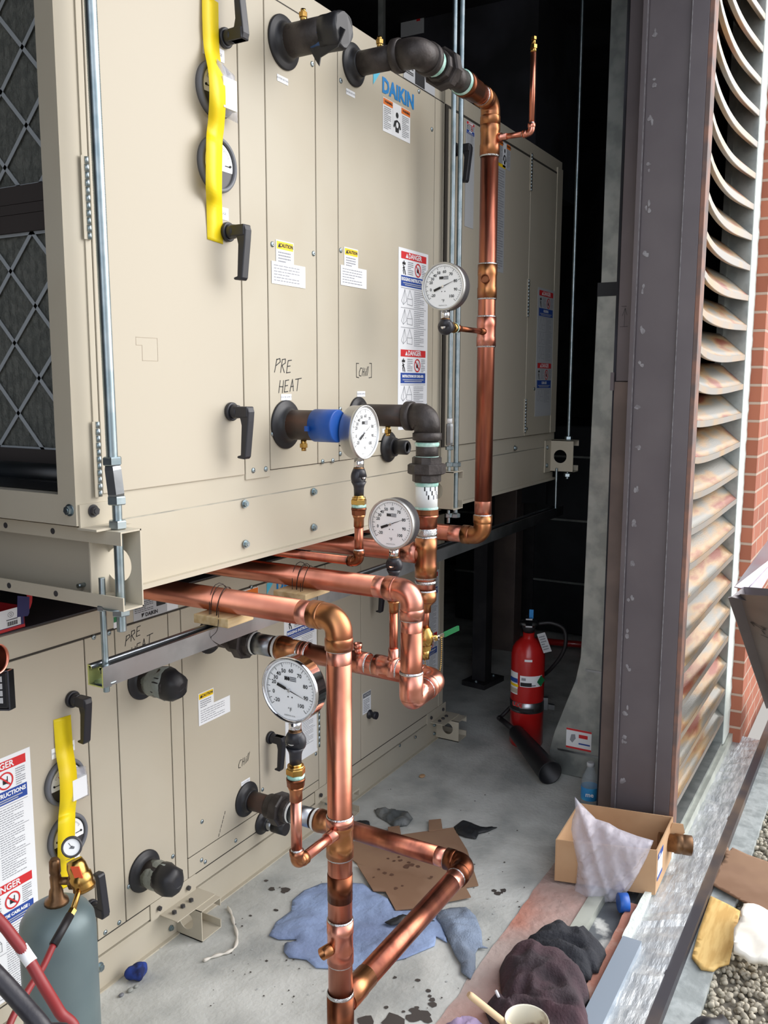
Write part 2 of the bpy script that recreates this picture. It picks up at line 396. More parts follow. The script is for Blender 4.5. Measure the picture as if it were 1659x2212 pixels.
def danger_label(root, x, ztop, Y, w=.15, h=.62, blocks=(('DANGER', 'RIGGING INSTRUCTIONS', 3), ('DANGER', 'INSTRUCTIONS DE CABLAGE :', 2)), m='paper', name='danger_label'):
    b = MB(); o = fr(x, ztop, Y, .001); paper(b, o, UX, UZ, w, h, m); q = lift(o, UX, UZ, .0005); q2 = lift(o, UX, UZ, .001)
    y = -w*.05
    for head, title, k in blocks:
        b.rect(q, UX, UZ, w*.08, y-w*.11, w*.93, y, 'red_ink')
        b.text(head, w*.11, q2+UX*w*.54+UZ*(y-w*.056), UX, UZ, 'paper', bold=.0005); b.poly(q2, UX, UZ, [(w*.22, y-w*.09), (w*.31, y-w*.09), (w*.265, y-w*.02)], 'paper')
        y -= w*.125
        pict(b, q2, UX, UZ, w*.11, y-w*.14, w*.12); no_sign(b, q2, UX, UZ, w*.64, y-w*.12, w*.107)
        bump_rows(b, q, UX, UZ, w*.3, w*.5, y-w*.01, y-w*.22, 7); bump_rows(b, q, UX, UZ, w*.78, w*.93, y-w*.01, y-w*.23, 8)
        y -= w*.24
        b.rect(q, UX, UZ, w*.08, y-w*.165, w*.93, y, 'blue_ink')
        b.text(title, w*.072 if len(title) < 22 else w*.054, q2+UX*w*.5+UZ*(y-w*.055), UX, UZ, 'paper', bold=.0006)
        b.rect(q2, UX, UZ, w*.14, y-w*.117, w*.86, y-w*.104, 'paper_grey'); b.rect(q2, UX, UZ, w*.2, y-w*.145, w*.8, y-w*.132, 'paper_grey')
        y -= w*.19
        for i in range(k):
            if y-w*.3 < -h: break
            b.rect(q, UX, UZ, w*.08, y-w*.004, w*.93, y+w*.004, 'ink_soft')
            drawing(b, q, UX, UZ, w*.08, y-w*.02, w*.42, w*.25, i)
            bump_rows(b, q, UX, UZ, w*.52, w*.9, y-w*.02, y-w*.29, 9, th=.35)
            y -= w*.305
        y -= w*.04
    return lab(b.obj(name, root), 'tall white sticker with red DANGER band and blue title band')
def warning_label(root, x, ztop, Y, w=.11, h=.09, head='orange_ink', m='paper'):
    b = MB(); o = fr(x, ztop, Y, .001); paper(b, o, UX, UZ, w, h, m); q = lift(o, UX, UZ, .0005); q2 = lift(o, UX, UZ, .001)
    b.rect(q, UX, UZ, w*.01, -h*.2, w*.34, -h*.02, head); b.rect(q, UX, UZ, w*.66, -h*.2, w*.99, -h*.02, head)
    for xx in (.19, .84): b.text('WARNING', h*.1, q2+UX*w*xx-UZ*h*.11, UX, UZ, 'ink', bold=.0002)
    for xx in (.03, .69): bump_rows(b, q, UX, UZ, w*xx, w*(xx+.28), -h*.24, -h*.92, 12)
    b.rect(q, UX, UZ, w*.35, -h*.98, w*.655, -h*.04, 'paper')
    b.poly(q2, UX, UZ, [(w*(.5+.05*math.cos(a)), -h*(.34-.09*math.sin(a))) for a in [i*.5 for i in range(12)]], 'ink')
    b.poly(q2, UX, UZ, [(w*.36, -h*.72), (w*.4, -h*.54), (w*.5, -h*.48), (w*.6, -h*.54), (w*.64, -h*.72), (w*.6, -h*.75), (w*.57, -h*.66), (w*.56, -h*.86), (w*.44, -h*.86), (w*.43, -h*.66), (w*.4, -h*.75)], 'ink')
    b.poly(lift(o, UX, UZ, .0014), UX, UZ, [(w*(.5+.045*math.cos(a)), -h*(.64-.09*math.sin(a))) for a in [i*.5 for i in range(12)]], 'paper')
    return lab(b.obj('warning_label', root), 'white sticker with two orange WARNING headings')
def writing(root, strokes, x, z, Y, k, w=.0022):
    b = MB('ink'); o = fr(x, z, Y, .0006)
    for s in strokes: b.stroke([(a*k, c*k) for a, c in s], w, o, UX, UZ)
    return lab(b.obj('marker_writing', root), 'handwriting in black marker')
G = {'P': [[(0, 0), (.12, 1)], [(.08, .95), (.5, 1.05), (.6, .8), (.1, .5)]], 'R': [[(0, 0), (.05, 1), (.45, 1.05), (.5, .75), (.1, .55), (.5, 0)]],
     'E': [[(.5, 1), (.05, .95), (0, 0), (.5, .05)], [(.03, .5), (.4, .55)]], 'H': [[(0, 0), (.08, 1)], [(.5, 0), (.55, 1)], [(.03, .5), (.55, .5)]],
     'A': [[(0, 0), (.25, 1), (.5, .05)], [(.08, .4), (.45, .42)]], 'T': [[(.25, 0), (.3, 1)], [(-.1, .95), (.75, 1.05)]],
     'C': [[(.55, .95), (.25, 1), (0, .5), (.1, .05), (.5, 0)]], 'h': [[(0, 0), (.05, 1)], [(.03, .5), (.35, .5)], [(.4, 0), (.4, .95)]],
     'i': [[(.1, 0), (.14, .6)], [(.15, .8), (.16, .86)]], 'l': [[(.05, 0), (.2, 1.1)]], '[': [[(.4, 1.1), (0, 1.1), (0, -.1), (.4, -.15)]], ']': [[(0, 1.1), (.35, 1.1), (.35, -.1), (-.1, -.15)]],
     '2': [[(0, .8), (.25, 1), (.45, .7), (0, 0), (.5, 0)]], '-': [[(0, .5), (.4, .5)]], '1': [[(.2, 0), (.22, 1)]], ' ': []}
ADV = {'i': .3, 'l': .28, '[': .35, ']': .4, 'h': .62}
def word(t, x, y, s=1., slant=0.1, rise=0.):
    out = []
    for c in t:
        for st in G[c]: out.append([(x+(a+b*slant)*s, y+b*s) for a, b in st])
        x += ADV.get(c, .78)*s; y += rise
    return out
def handle(parent, x, z, Y, upwards=False, L=.10):
    b = MB('black_plastic'); s = 1 if upwards else -1; p = fr(x, z, Y)
    b.cyl(p, p+V((0, -.010, 0)), .021, n=28); b.cyl(p+V((0, -.01, 0)), p+V((0, -.026, 0)), .0165, r2=.0145, n=24)
    b.pbox(p+V((-.013, -.020, -.012)), V((.026, 0, 0)), V((0, -.038, 0)), V((0, 0, .024)))
    a = [(-.018, .012*(-s)), (-.058, .012*(-s)), (-.062, 0), (-.060, s*.02), (-.050, s*L), (-.046, s*(L+.006)), (-.026, s*(L+.004)), (-.026, s*(L-.001)), (-.036, s*(L-.003)), (-.040, s*.03), (-.036, s*.014), (-.018, s*.013)]
    b.poly(p+UX*.011, V((0, 1, 0)), UZ, a, th=.022)
    return b.obj('door_handle', parent, bevel=.0035)
def hinge(parent, x, z0, z1, Y):
    b = MB('steel_zinc'); n = 11; L = (z1-z0)/n; p = fr(x, z0, Y, .002)
    for i in range(n): b.cyl(p+UZ*(L*i+.0008), p+UZ*(L*(i+1)-.0008), .0048 if i % 2 else .0042, n=12)
    b.box(x-.012, x+.004, Y-FN-.002, Y-FN, z0, z1, 'tan')
    return b.obj('hinge', parent)
def bolt(parent, x, z, Y, r=.008, m='steel_zinc', name='bolt', ax=V((0, -1, 0)), washer=True, p=None):
    b = MB(m); p = p or V((x, Y, z))
    if washer: b.cyl(p, p+ax*.002, r*1.35, n=20)
    b.cyl(p+ax*.002, p+ax*(.002+r*.8), r, n=6, smooth=False, rot=.3)
    b.cyl(p+ax*(.002+r*.8), p+ax*(.003+r*.85), r*.6, n=10)
    return b.obj(name, parent)
def screw(parent, x, z, Y):
    b = MB('steel_zinc'); p = fr(x, z, Y)
    b.lathe(p, V((0, -1, 0)), [(0, .0068), (.0016, .0064), (.003, .0046), (.0034, .003)], n=16); b.cyl(p+V((0, -.0033, 0)), p+V((0, -.0038, 0)), .0018, 'gauge_dark', n=8)
    return b.obj('screw', parent)
def mag_gauge(parent, x, z, Y, hand=2.3):
    b = MB('gauge_grey'); p = fr(x, z, Y)
    b.lathe(p, V((0, -1, 0)), [(0, .0585), (.010, .0585), (.014, .056), (.014, .049), (.008, .049)], n=48, caps=(1, 0)); q = p+V((0, -.009, 0))
    circ = lambda r, a0, a1, n=30: [(r*math.cos(a0+(a1-a0)*i/n), r*math.sin(a0+(a1-a0)*i/n)) for i in range(n+1)]
    b.poly(q, UX, UZ, circ(.0495, 0, 2*math.pi), 'gauge_dark')
    b.poly(q+V((0, -.0006, 0)), UX, UZ, circ(.046, math.radians(-14), math.radians(194)), 'dial')
    for k in range(25):
        a = math.radians(30+k*5); r0 = .036 if k % 6 else .033
        b.stroke([(r0*math.cos(a), r0*math.sin(a)), (.039*math.cos(a), .039*math.sin(a))], .0007, q+V((0, -.0012, 0)), UX, UZ)
    b.stroke([(0, -.012), (.036*math.cos(hand), .036*math.sin(hand)-.004)], .0012, q+V((0, -.0016, 0)), UX, UZ, 'red_ink')
    for sx in (-1, 1):
        b.cyl(q+V((sx*.037, 0, .002)), q+V((sx*.037, -.003, .002)), .0026, 'ink', n=12)
        b.rect(q+V((0, -.0012, 0)), UX, UZ, min(sx*.034, sx*.020), 0, max(sx*.034, sx*.020), .002, 'ink')
    return lab(b.obj('pressure_gauge', parent), 'round grey rimmed pressure gauge with white half dial')
def ribbon(parent, pts, Y, w, name='yellow_tape', m='tape_yellow'):
    "pts = (px, py, stand-off) along the middle of the tape"
    C = []
    for px, py, off in pts:
        q = at(px, py, Y=Y-FN-off); C.append(q)
    C = smoothpath(C, 6); b = MB(m)
    L = [c-UX*(w/2) for c in C]; R = [c+UX*(w/2)+V((0, 0, -.004)) for c in C]; n = len(C)
    b.add(L+R, [(i, i+n, i+1+n, i+1) for i in range(n-1)], m, True)
    return lab(b.obj(name, parent, solid=.0006), 'strip of bright yellow tape')
def pouch(parent, x, z, Y, w, h):
    b = MB(); b.pbox(fr(x-w*.3, z-h*.4, Y, .02), V((w*.62, 0, 0)), V((0, -.014, 0)), V((0, 0, h*.62)), 'paper')
    b.obj('folded_paper', parent)
    return lab(sheet('plastic_pouch', [(x-w/2, z-h/2), (x+w/2+.008, z-h/2-.006), (x+w/2, z+h/2-.01), (x-w*.3, z+h/2+.008)], lambda a, c, d: min(d, .012)*.8+.003*N(a, c, 3, 60), 'pouch', .008, parent, .0006, (V((0, Y-FN-.018, 0)), UX, UZ)), 'clear plastic pouch taped on the gauge')
def collar(parent, x, z, Y, r):
    b = MB('black_rubber')
    b.lathe(fr(x, z, Y), V((0, -1, 0)), [(0, r), (.004, r), (.006, r*.96), (.008, r*.78), (.013, r*.66), (.022, r*.615), (.026, r*.6)], n=40)
    return b.obj('rubber_collar', parent)
def panel(root, x0, x1, z0, z1, Y, name='coil_panel', m='tan'):
    b = MB(m); b.box(x0+.0018, x1-.0018, Y-FN, Y+.002, z0+.0018, z1-.0018)
    return b.obj(name, root, bevel=.0015)
def channel(root, X0, dx, Yend, Yback, z0, z1, hole=None, open_x=1, name='support_channel', m='tan', hr=.032, lip=.026, tabs=()):
    "C channel running along Y; web in the plane X0, flanges towards dx, lips at the flange ends"
    t = .003; sx = 1 if dx > 0 else -1; b = MB(m)
    # web with a round hole
    yc, zc = hole if hole else (None, None)
    if hole:
        n = 32; ring = [(yc+hr*math.cos(2*math.pi*i/n), zc+hr*math.sin(2*math.pi*i/n)) for i in range(n)]
        def edge(a):
            c, s_ = math.cos(a), math.sin(a); k = 1e9
            for lim, comp in ((min(Yend-yc, -hr-.002), c), (Yback-yc, c), (min(z0-zc, -hr-.002), s_), (max(z1-zc, hr+.002), s_)):
                if abs(comp) > 1e-9 and lim/comp > 0: k = min(k, lim/comp)
            return (yc+c*k, zc+s_*k)
        angs = sorted([2*math.pi*i/n for i in range(n)]+[math.atan2(zz-zc, yy-yc) % (2*math.pi) for yy in (Yend, Yback) for zz in (z0, z1)])
        inn = [(yc+hr*math.cos(a), zc+hr*math.sin(a)) for a in angs]; out = [edge(a) for a in angs]; k = len(angs)
        for side in (0, 1):
            X = X0+side*sx*t; vs = [V((X, y, z)) for y, z in inn]+[V((X, y, z)) for y, z in out]
            b.add(vs, [(i, (i+1) % k, (i+1) % k+k, i+k) for i in range(k)], m)
        vs = [V((X0, y, z)) for y, z in inn]+[V((X0+sx*t, y, z)) for y, z in inn]
        b.add(vs, [(i, (i+1) % k, (i+1) % k+k, i+k) for i in range(k)], m)
        b.add([V((X0, Yend, z0)), V((X0+sx*t, Yend, z0)), V((X0+sx*t, Yend, z1)), V((X0, Yend, z1))], [(0, 1, 2, 3)], m)
    else: b.box(min(X0, X0+sx*t), max(X0, X0+sx*t), Yend, Yback, z0, z1)
    xa, xb = min(X0, X0+dx), max(X0, X0+dx)
    b.box(xa, xb, Yend, Yback, z1-t, z1); b.box(xa, xb, Yend, Yback, z0, z0+t)
    xl = X0+dx; la, lb = min(xl, xl-sx*t), max(xl, xl-sx*t)
    b.box(la, lb, Yend, Yback, z1-lip, z1-t); b.box(la, lb, Yend, Yback, z0+t, z0+lip)
    for yy in tabs:
        for zz in (z1-lip*.5, z0+lip*.5): b.cyl(V((la-.0008, yy, zz)), V((la, yy, zz)), .006, 'gauge_dark', n=12)
    return b.obj(name, root)
# ================================================================ upper unit
UP = thing('air_handling_unit', 'upper beige air handling unit hung on threaded rods, with blue lettered panel', 'air handling unit', (2.5, 2.0, 1.19), 'stacked air handling units')
X0, X1, XE = 1.143, 2.665, 3.80
b = MB('tan'); b.box(X0, X1, YU, 2.75, 1.335, 2.53); b.box(X1+.012, XE, YU, 2.75, 1.335, 2.53); b.box(X1, X1+.012, YU+.02, 2.75, 1.335, 2.52, 'gap')
# near end wall is open: the filter section is built from posts
b = MB('tan')
b.box(X0+.20, X1, YU+.002, 2.75, 1.395, 2.475, 'tan'); b.box(X1+.012, XE, YU+.002, 2.75, 1.335, 2.53, 'tan'); b.box(X1, X1+.012, YU+.02, 2.75, 1.335, 2.52, 'gap')
b.box(X0, X1, YU, 2.75, 1.335, 1.392); b.box(X0, X1, YU, 2.75, 2.478, 2.53)
b.box(X0, X0+.05, YU, YU+.047, 1.392, 2.478)
b.box(X0+.05, X0+.2, YU+.004, YU+.03, 1.392, 2.478); b.box(X0, X0+.045, 2.1, 2.75, 1.392, 2.478)
b.obj('casing', UP)
b = MB('gap'); b.box(X0+.05, X1, YU-.0006, YU+.003, 1.392, 2.478)
b.box(X1+.012, XE-.07, YU-.0006, YU+.003, 1.392, 2.478); b.obj('panel_gap', UP)
xs = lambda px, py: face(px, py, YU)[0]
sA, sB, sC, sD, sE, sF = xs(521, 700), xs(577, 700), xs(682, 700), xs(729, 700), xs(934, 600), xs(952, 600)
DZ = 2.475
door = panel(UP, X0+.062, sA, 1.388, DZ, YU, 'access_door', 'tan_door')
b = MB('gap'); b.box(X0+.048, X0+.061, YU-.003, YU, 1.392, 2.478, 'tan'); b.obj('door_stop', UP)
p1 = panel(UP, sA, sB, 1.375, DZ, YU, 'filler_panel'); p2 = panel(UP, sB, sC, 1.392, DZ, YU); p3 = panel(UP, sC, sD, 1.392, DZ, YU, 'filler_panel')
zs = face(730, 963, YU)[1]
p4 = panel(UP, sD, sE, zs, DZ, YU); p4b = panel(UP, sD, sE, 1.392, zs, YU, 'drain_panel')
p5 = panel(UP, sE, sF, 1.392, DZ, YU, 'filler_panel'); panel(UP, sF, X1, 1.392, DZ, YU, 'filler_panel')
xd = xs(1145, 380)
pd = panel(UP, X1+.03, xd, 1.392, 2.47, YU, 'access_door', 'tan_door'); pe = panel(UP, xd, XE-.075, 1.392, 2.47, YU, 'coil_panel')
panel(UP, XE-.07, XE, 1.392, 2.50, YU, 'filler_panel')
# hinges, handles
for a, c in (((187, 340), (191, 519)), ((210, 910), (217, 1072))):
    q0 = face(*a, YU); q1 = face(*c, YU); hinge(door, X0+.055, q1[1], q0[1], YU)
for a, c in (((1143, 330), (1142, 412)), ((1134, 602), (1132, 684)), ((1125, 862), (1124, 936))):
    q0 = face(*a, YU); q1 = face(*c, YU); hinge(pd, xd, q1[1], q0[1], YU)
handle(door, *face(480, 84, YU), YU, True); handle(door, *face(486, 502, YU), YU); handle(door, *face(494, 889, YU), YU)
handle(pd, X1+.07, face(1000, 335, YU)[1], YU)
# pressure gauges, pouch and tape on the door
g1 = face(459, 196, YU); g2 = face(462, 357, YU)
mag_gauge(door, g1[0], g1[1], YU, 2.0); mag_gauge(door, g2[0], g2[1], YU, 2.2)
pouch(door, g1[0]+.012, g1[1], YU, .07, .1)
for px, py in ((458, 112), (468, 458)):
    x, z = face(px, py, YU); b = MB(); o = fr(x-.034, z+.012, YU, .001); paper(b, o, UX, UZ, .068, .026)
    b.text('FILTER GAUGE', .008, lift(o+UX*.034-UZ*.013, UX, UZ, .0005), UX, UZ, 'ink_soft'); b.obj('sticker', door)
ribbon(door, [(454, -8, .004), (455, 60, .006), (458, 110, .008), (468, 165, .032), (470, 215, .034), (467, 265, .016), (464, 290, .014), (463, 315, .028), (462, 400, .026), (463, 440, .006), (464, 480, .002), (465, 520, .001)], YU, .051)
# faint pencil square
x, z = face(290, 728, YU); x2, z2 = face(338, 780, YU); b = MB('tan_galv')
b.stroke([(0, 0), (x2-x, 0), (x2-x, z2-z), (.016, z2-z), (.016, z2-z+.03), (0, z2-z+.03), (0, 0)], .0007, fr(x, z, YU, .0004), UX, UZ, 'pencil'); lab(b.obj('pencil_mark', door), 'faint pencil outline')
for px, py in ((671, 139), (674, 548), (585, 528), (733, 175), (733, 541), (902, 198), (930, 280), (924, 586), (544, 1016), (571, 1013), (694, 997), (716, 995), (732, 884), (918, 876), (891, 940), (732, 980), (787, 984), (586, 937), (1152, 840), (1136, 926)):
    x, z = face(px, py, YU); screw(UP, x, z, YU)
for px, py in ((527, 1088), (676, 1062), (529, 1175), (676, 1139), (1111, 968)):
    x, z = face(px, py, YU); bolt(UP, x, z, YU-.002, .0075)
# labels
x, z = face(592, 517, YU); caution_label(p2, x, z, YU, .072, .055, .138, .052)
x, z = face(740, 533, YU); caution_label(p4, x, z, YU, .070, .052, .132, .052)
x, z = face(858, 533, YU); xr, _ = face(922, 548, YU); _, zb = face(856, 885, YU)
danger_label(p4, x, z, YU, xr-x, z-zb)
x, z = face(824, 209, YU); xr, _ = face(883, 245, YU); warning_label(p4, x, z, YU, xr-x, .09)
for w_, px, py in (('WATER RETURN', 607, 173), ('WATER RETURN', 754, 202), ('WATER SUPPLY', 615, 858), ('WATER SUPPLY', 777, 851)):
    x, z = face(px, py, YU); strip_sticker(p2 if px in (607, 615) else p4, x, z, YU, .043, .015, w_)
for px, py in ((829, 930), (863, 924)): x, z = face(px, py, YU); strip_sticker(p4, x, z, YU, .035, .012, 'DRAIN')
# lettering
x, z = face(822, 184, YU); x2, _ = face(891, 210, YU); b = MB('logo_blue'); o = fr(x, z, YU, .001); b.text('DAIKIN', .055, o, UX, UZ, 'logo_blue', 'LEFT', .0022)
wd = max(q[0] for q in b.v)-x; k = (x2-x)/wd; b.v = [(x+(q[0]-x)*k, q[1], q[2]) for q in b.v]
q = face(803, 183, YU); r_ = face(820, 158, YU); b.poly(fr(0, 0, YU, .001), UX, UZ, [q, (q[0], r_[1]+.012), (r_[0], r_[1]+.004)], 'logo_cyan'); b.poly(fr(0, 0, YU, .0014), UX, UZ, [(q[0]-.002, r_[1]+.002), (q[0]-.002, r_[1]+.014), (r_[0]-.01, r_[1]+.01)], 'ink')
lab(b.obj('maker_lettering', p4), 'blue raised lettering reading DAIKIN')
x, z = face(590, 800, YU)
writing(p2, word('PRE', 0, 0, 1, .2, -.02)+word('HEAT', .5, -1.6, .95, .15, .05), x, z-.004, YU, .031)
x, z = face(767, 812, YU); writing(p4, word('[', 0, 0, 1.2, 0)+word('Chill', .5, 0, .85, .2, .02)+word(']', 2.7, 0, 1.25, 0), x, z, YU, .026, .0021)
# name plate on the top rail
x, z = face(885, 162, YU); b = MB(); b.rect(fr(x-.04, 2.528, YU, -.002), UX, UZ, 0, -.05, .2, 0, 'paper_grey', .001); b.rect(fr(x+.03, 2.525, YU, -.001), UX, UZ, 0, -.045, .06, 0, 'ink', .001)
bump_rows(b, fr(x-.035, 2.525, YU, -.0005), UX, UZ, 0, .06, 0, -.03, 6, 'ink'); lab(b.obj('name_plate', UP), 'grey name plate with black block')
# stickers of the far section
x, z = face(1004, 258, YU); danger_label(pd, x, z, YU, .07, .34, (('DANGER', 'WARNING', 3),), 'paper_grey')
x, z = face(1075, 300, YU); warning_label(pd, x, z, YU, .11, .09, 'orange_ink', 'paper_grey')
x, z = face(1073, 350, YU); b = MB(); o = fr(x, z, YU, .001); paper(b, o, UX, UZ, .07, .38, 'paper_grey'); bump_rows(b, lift(o, UX, UZ, .0005), UX, UZ, .005, .065, -.02, -.37, 40); b.rect(lift(o, UX, UZ, .0005), UX, UZ, 0, -.012, .07, 0, 'yellow_ink'); b.obj('sticker', pd)
x, z = face(1160, 620, YU); xr, _ = face(1195, 625, YU); _, zb = face(1152, 900, YU); danger_label(pe, x, z, YU, xr-x, z-zb, (('DANGER', 'RIGGING', 3), ('DANGER', 'CABLAGE', 3)), 'paper_grey')
# base beam and cross channels
b = MB('tan'); b.box(X0+.03, XE-.01, YU+.001, YU+.004, 1.195, 1.332); b.box(X0+.03, XE-.01, YU+.001, YU+.06, 1.332, 1.335, 'tan_galv'); b.box(X0+.03, XE-.01, YU-.012, YU+.05, 1.185, 1.195)
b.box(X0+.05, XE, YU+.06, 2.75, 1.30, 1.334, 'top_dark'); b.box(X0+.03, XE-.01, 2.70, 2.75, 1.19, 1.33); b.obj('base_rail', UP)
LN = channel(UP, 1.222, -.052, 1.236, 2.75, 1.176, 1.327, (1.296, 1.252), hr=.034, tabs=(1.42, 1.56, 1.70, 1.9))
b = MB('tan'); b.box(X0+.005, X0+.075, YU-.0045, YU, 1.330, 1.375); b.box(X0+.002, X0+.09, YU-.05, YU, 1.328, 1.332); lab(b.obj('corner_plate', UP), 'folded corner bracket')
for px, py in ((197, 1103),): x, z = face(px, py, YU); bolt(UP, x, z, YU-.005, .009, 'gauge_dark')
b_ = at(151, 1102, X=X0); bolt(UP, 0, 0, 0, .0085, 'steel_zinc', ax=V((-1, 0, 0)), p=b_)
for px, py in ((210, 1126), (226, 1127)): q = at(px, py, Z=1.33); bolt(UP, 0, 0, 0, .007, 'gauge_dark', ax=V((0, 0, 1)), washer=False, p=V((q.x, q.y, 1.331)))
q = at(185, 1262, X=1.222); b = MB('steel_zinc'); b.cyl(q+V((0, 0, 0)), q+V((-.02, 0, 0)), .0045, n=12); b.obj('stud', UP)
# middle and far lugs
def lug(px_web0, px_web1, pyt, pyb, Xw, name, holec):
    y_end = at(px_web1, (pyt+pyb)/2, X=Xw).y; zt = at(px_web1, pyt, X=Xw).z; zb = at(px_web1, pyb, X=Xw).z
    hc = at(*holec, X=Xw)
    return Xw, y_end, zb, zt, (hc.y, hc.z)
for Xw, a in ((2.62, lug(905, 979, 1020, 1103, 2.62, '', (940, 1060))), (3.74, lug(1190, 1238, 952, 1021, 3.74, '', (1210, 986)))):
    channel(UP, Xw, .075, a[1], YU+.4, a[2], a[3], a[4], hr=.029)
    for zz in (a[2]+.03, a[3]-.03):
        if Xw > 3: bolt(UP, Xw-.05, zz, YU-.002, .009)
    if Xw > 3: b = MB('tan'); b.box(Xw-.07, Xw, YU-.006, YU-.001, a[2], a[3]); b.obj('mounting_plate', UP)
# pipe stubs of the coils
def vent_cock(parent, x, y, z, r, up_=1):
    b = MB('brass'); p = V((x, y, z+up_*r*.9)); d = V((0, 0, up_))
    b.cyl(p, p+d*.02, .007, n=12); b.cyl(p+d*.012, p+d*.022, .0105, n=6, smooth=False); b.cyl(p+d*.022, p+d*.03, .006, n=12)
    return b.obj('vent_cock', parent)
x, z = face(609, 93, YU); collar(p2, x, z, YU, .060); yE = at(738, 66, X=x).y
b = MB('iron'); b.cyl(V((x, YU, z)), V((x, yE+.03, z)), .0365); sA_ = b.obj('coil_stub', UP); vent_cock(sA_, x, at(655, 42, X=x).y, z, .0365)
b = MB('blue_tape'); b.cyl(V((x, yE+.075, z)), V((x, yE+.03, z)), .0376); b.lathe(V((x, yE+.045, z)), V((0, -1, 0)), [(0, .039), (.02, .040), (.045, .0415), (.052, .036)], 'black_rubber', 24)
rg = [(x+.0, z-.03)]
b.poly(V((x-.02, yE+.05, z-.03)), V((0, -1, 0)), UZ, [(-.03, .0), (-.01, -.03), (0, -.045), (.008, -.03), (.05, -.012), (.07, .02), (.03, .05), (-.02, .03)], 'black_rubber', .003)
b.v = [tuple(V(q)+V((N(q[0], q[1], q[2], 40), N(q[1], q[2], q[0], 40), N(q[2], q[0], q[1], 40)))*.006) for q in b.v]; lab(b.obj('taped_cap', sA_), 'blue tape and black rubber hood over the pipe end')
x, z = face(614, 917, YU); collar(p2, x, z, YU, .060); yE = at(722, 922, X=x).y
b = MB('iron_rust'); b.cyl(V((x, YU, z)), V((x, yE, z)), .0365); st = b.obj('coil_stub', UP); vent_cock(st, x, at(656, 950, X=x).y, z, .0365, -1)
b = MB('blue_cap'); b.lathe(V((x, yE+.052, z)), V((0, -1, 0)), [(0, .0395), (.062, .0395), (.065, .0375)], n=40); b.box(x-.046, x-.036, yE+.045, yE+.055, z-.012, z, 'blue_cap'); lab(b.obj('end_cap', st), 'round blue plastic cap')
x, z = face(836, 965, YU); collar(p4b, x, z, YU, .046); yE = at(878, 970, X=x).y; b = MB('galv'); b.cyl(V((x, YU, z)), V((x, yE, z)), .019); st = b.obj('drain_stub', UP)
b = MB('black_rubber'); b.lathe(V((x, yE+.036, z)), V((0, -1, 0)), [(0, .0215), (.038, .0215), (.042, .018), (.042, .015), (.036, .014)], n=24); b.obj('end_cap', st)
# ================================================================ filters
def air_filter(z0, z1, label, ph):
    r = thing('air_filter', label, 'air filter', (1.26, 1.75, z0), 'air filters in the upper unit'); XF = 1.25
    b = MB('filter_frame'); y0, y1 = YU+.05, 2.1
    b.box(XF-.005, XF+.045, y0, y1, z0, z0+.034); b.box(XF-.005, XF+.045, y0, y1, z1-.034, z1); b.box(XF-.005, XF+.045, y0, y0+.03, z0, z1); b.box(XF-.005, XF+.045, y1-.03, y1, z0, z1)
    b.obj('cardboard_frame', r)
    b = MB('filter_media'); ny, nz = 60, 2; vs = []; fs = []
    for i in range(ny+1):
        yy = y0+.03+(y1-y0-.06)*i/ny; xx = XF+.012+(.0015 if i % 2 else 0)
        vs += [V((xx, yy, z0+.03)), V((xx, yy, z1-.03))]
    for i in range(ny): fs.append((2*i, 2*i+1, 2*i+3, 2*i+2))
    b.add(vs, fs, 'filter_media'); b.obj('filter_media', r, solid=.002)
    b = MB('filter_grid'); o = V((XF+.004, 0, 0)); u = V((0, -1, 0)); v = UZ; zl, zh = z0+.034, z1-.034
    for k in range(-2, 9):
        for s in (1, -1):
            # line through node (y=1.54+k*.14, z=ph) with slope s*.0725/.07
            pts = []
            for yy in (y0+.03, y1-.03): pts.append((yy, ph+s*(yy-1.54-k*.14)*1.036))
            (ya, za), (yb, zb_) = pts
            def cl(y1_, z1_, y2_, z2_):
                t0, t1 = 0., 1.; dz = z2_-z1_
                for lim, sg in ((zl, 1), (zh, -1)):
                    f = (lim-z1_)/dz if dz else 0
                    if sg*dz > 0: t0 = max(t0, f)
                    else: t1 = min(t1, f)
                return (t0, t1) if t0 < t1 else None
            c = cl(ya, za, yb, zb_)
            if c:
                P = [(-(ya+(yb-ya)*t), za+(zb_-za)*t) for t in c]; b.stroke(P, .0085, o, u, v, 'filter_grid')
    b.rect(o, u, v, -y1+.03, zh-.006, -y0-.03, zh, 'filter_grid'); b.rect(o, u, v, -y1+.03, zl, -y0-.03, zl+.004, 'filter_grid')
    b.obj('support_grid', r, solid=.001); return r
air_filter(1.962-.006, 2.45, 'upper dark pleated air filter with pale diamond grid in the end opening', 1.959)
air_filter(1.430, 1.935, 'lower dark pleated air filter with pale diamond grid in the end opening', 1.90)
b = MB('filter_frame'); b.box(1.245, 1.30, YU+.05, 2.1, 1.936, 1.955); b.obj('filter_track', UP)
b = MB('seal'); b.box(1.17, 1.25, YU+.05, 2.1, 1.393, 1.41, 'seal'); b.lathe(V((1.215, YU+.05, 1.42)), V((0, 1, 0)), [(0, .02), (.7, .02)], 'seal', 16); b.obj('rubber_seal', UP)
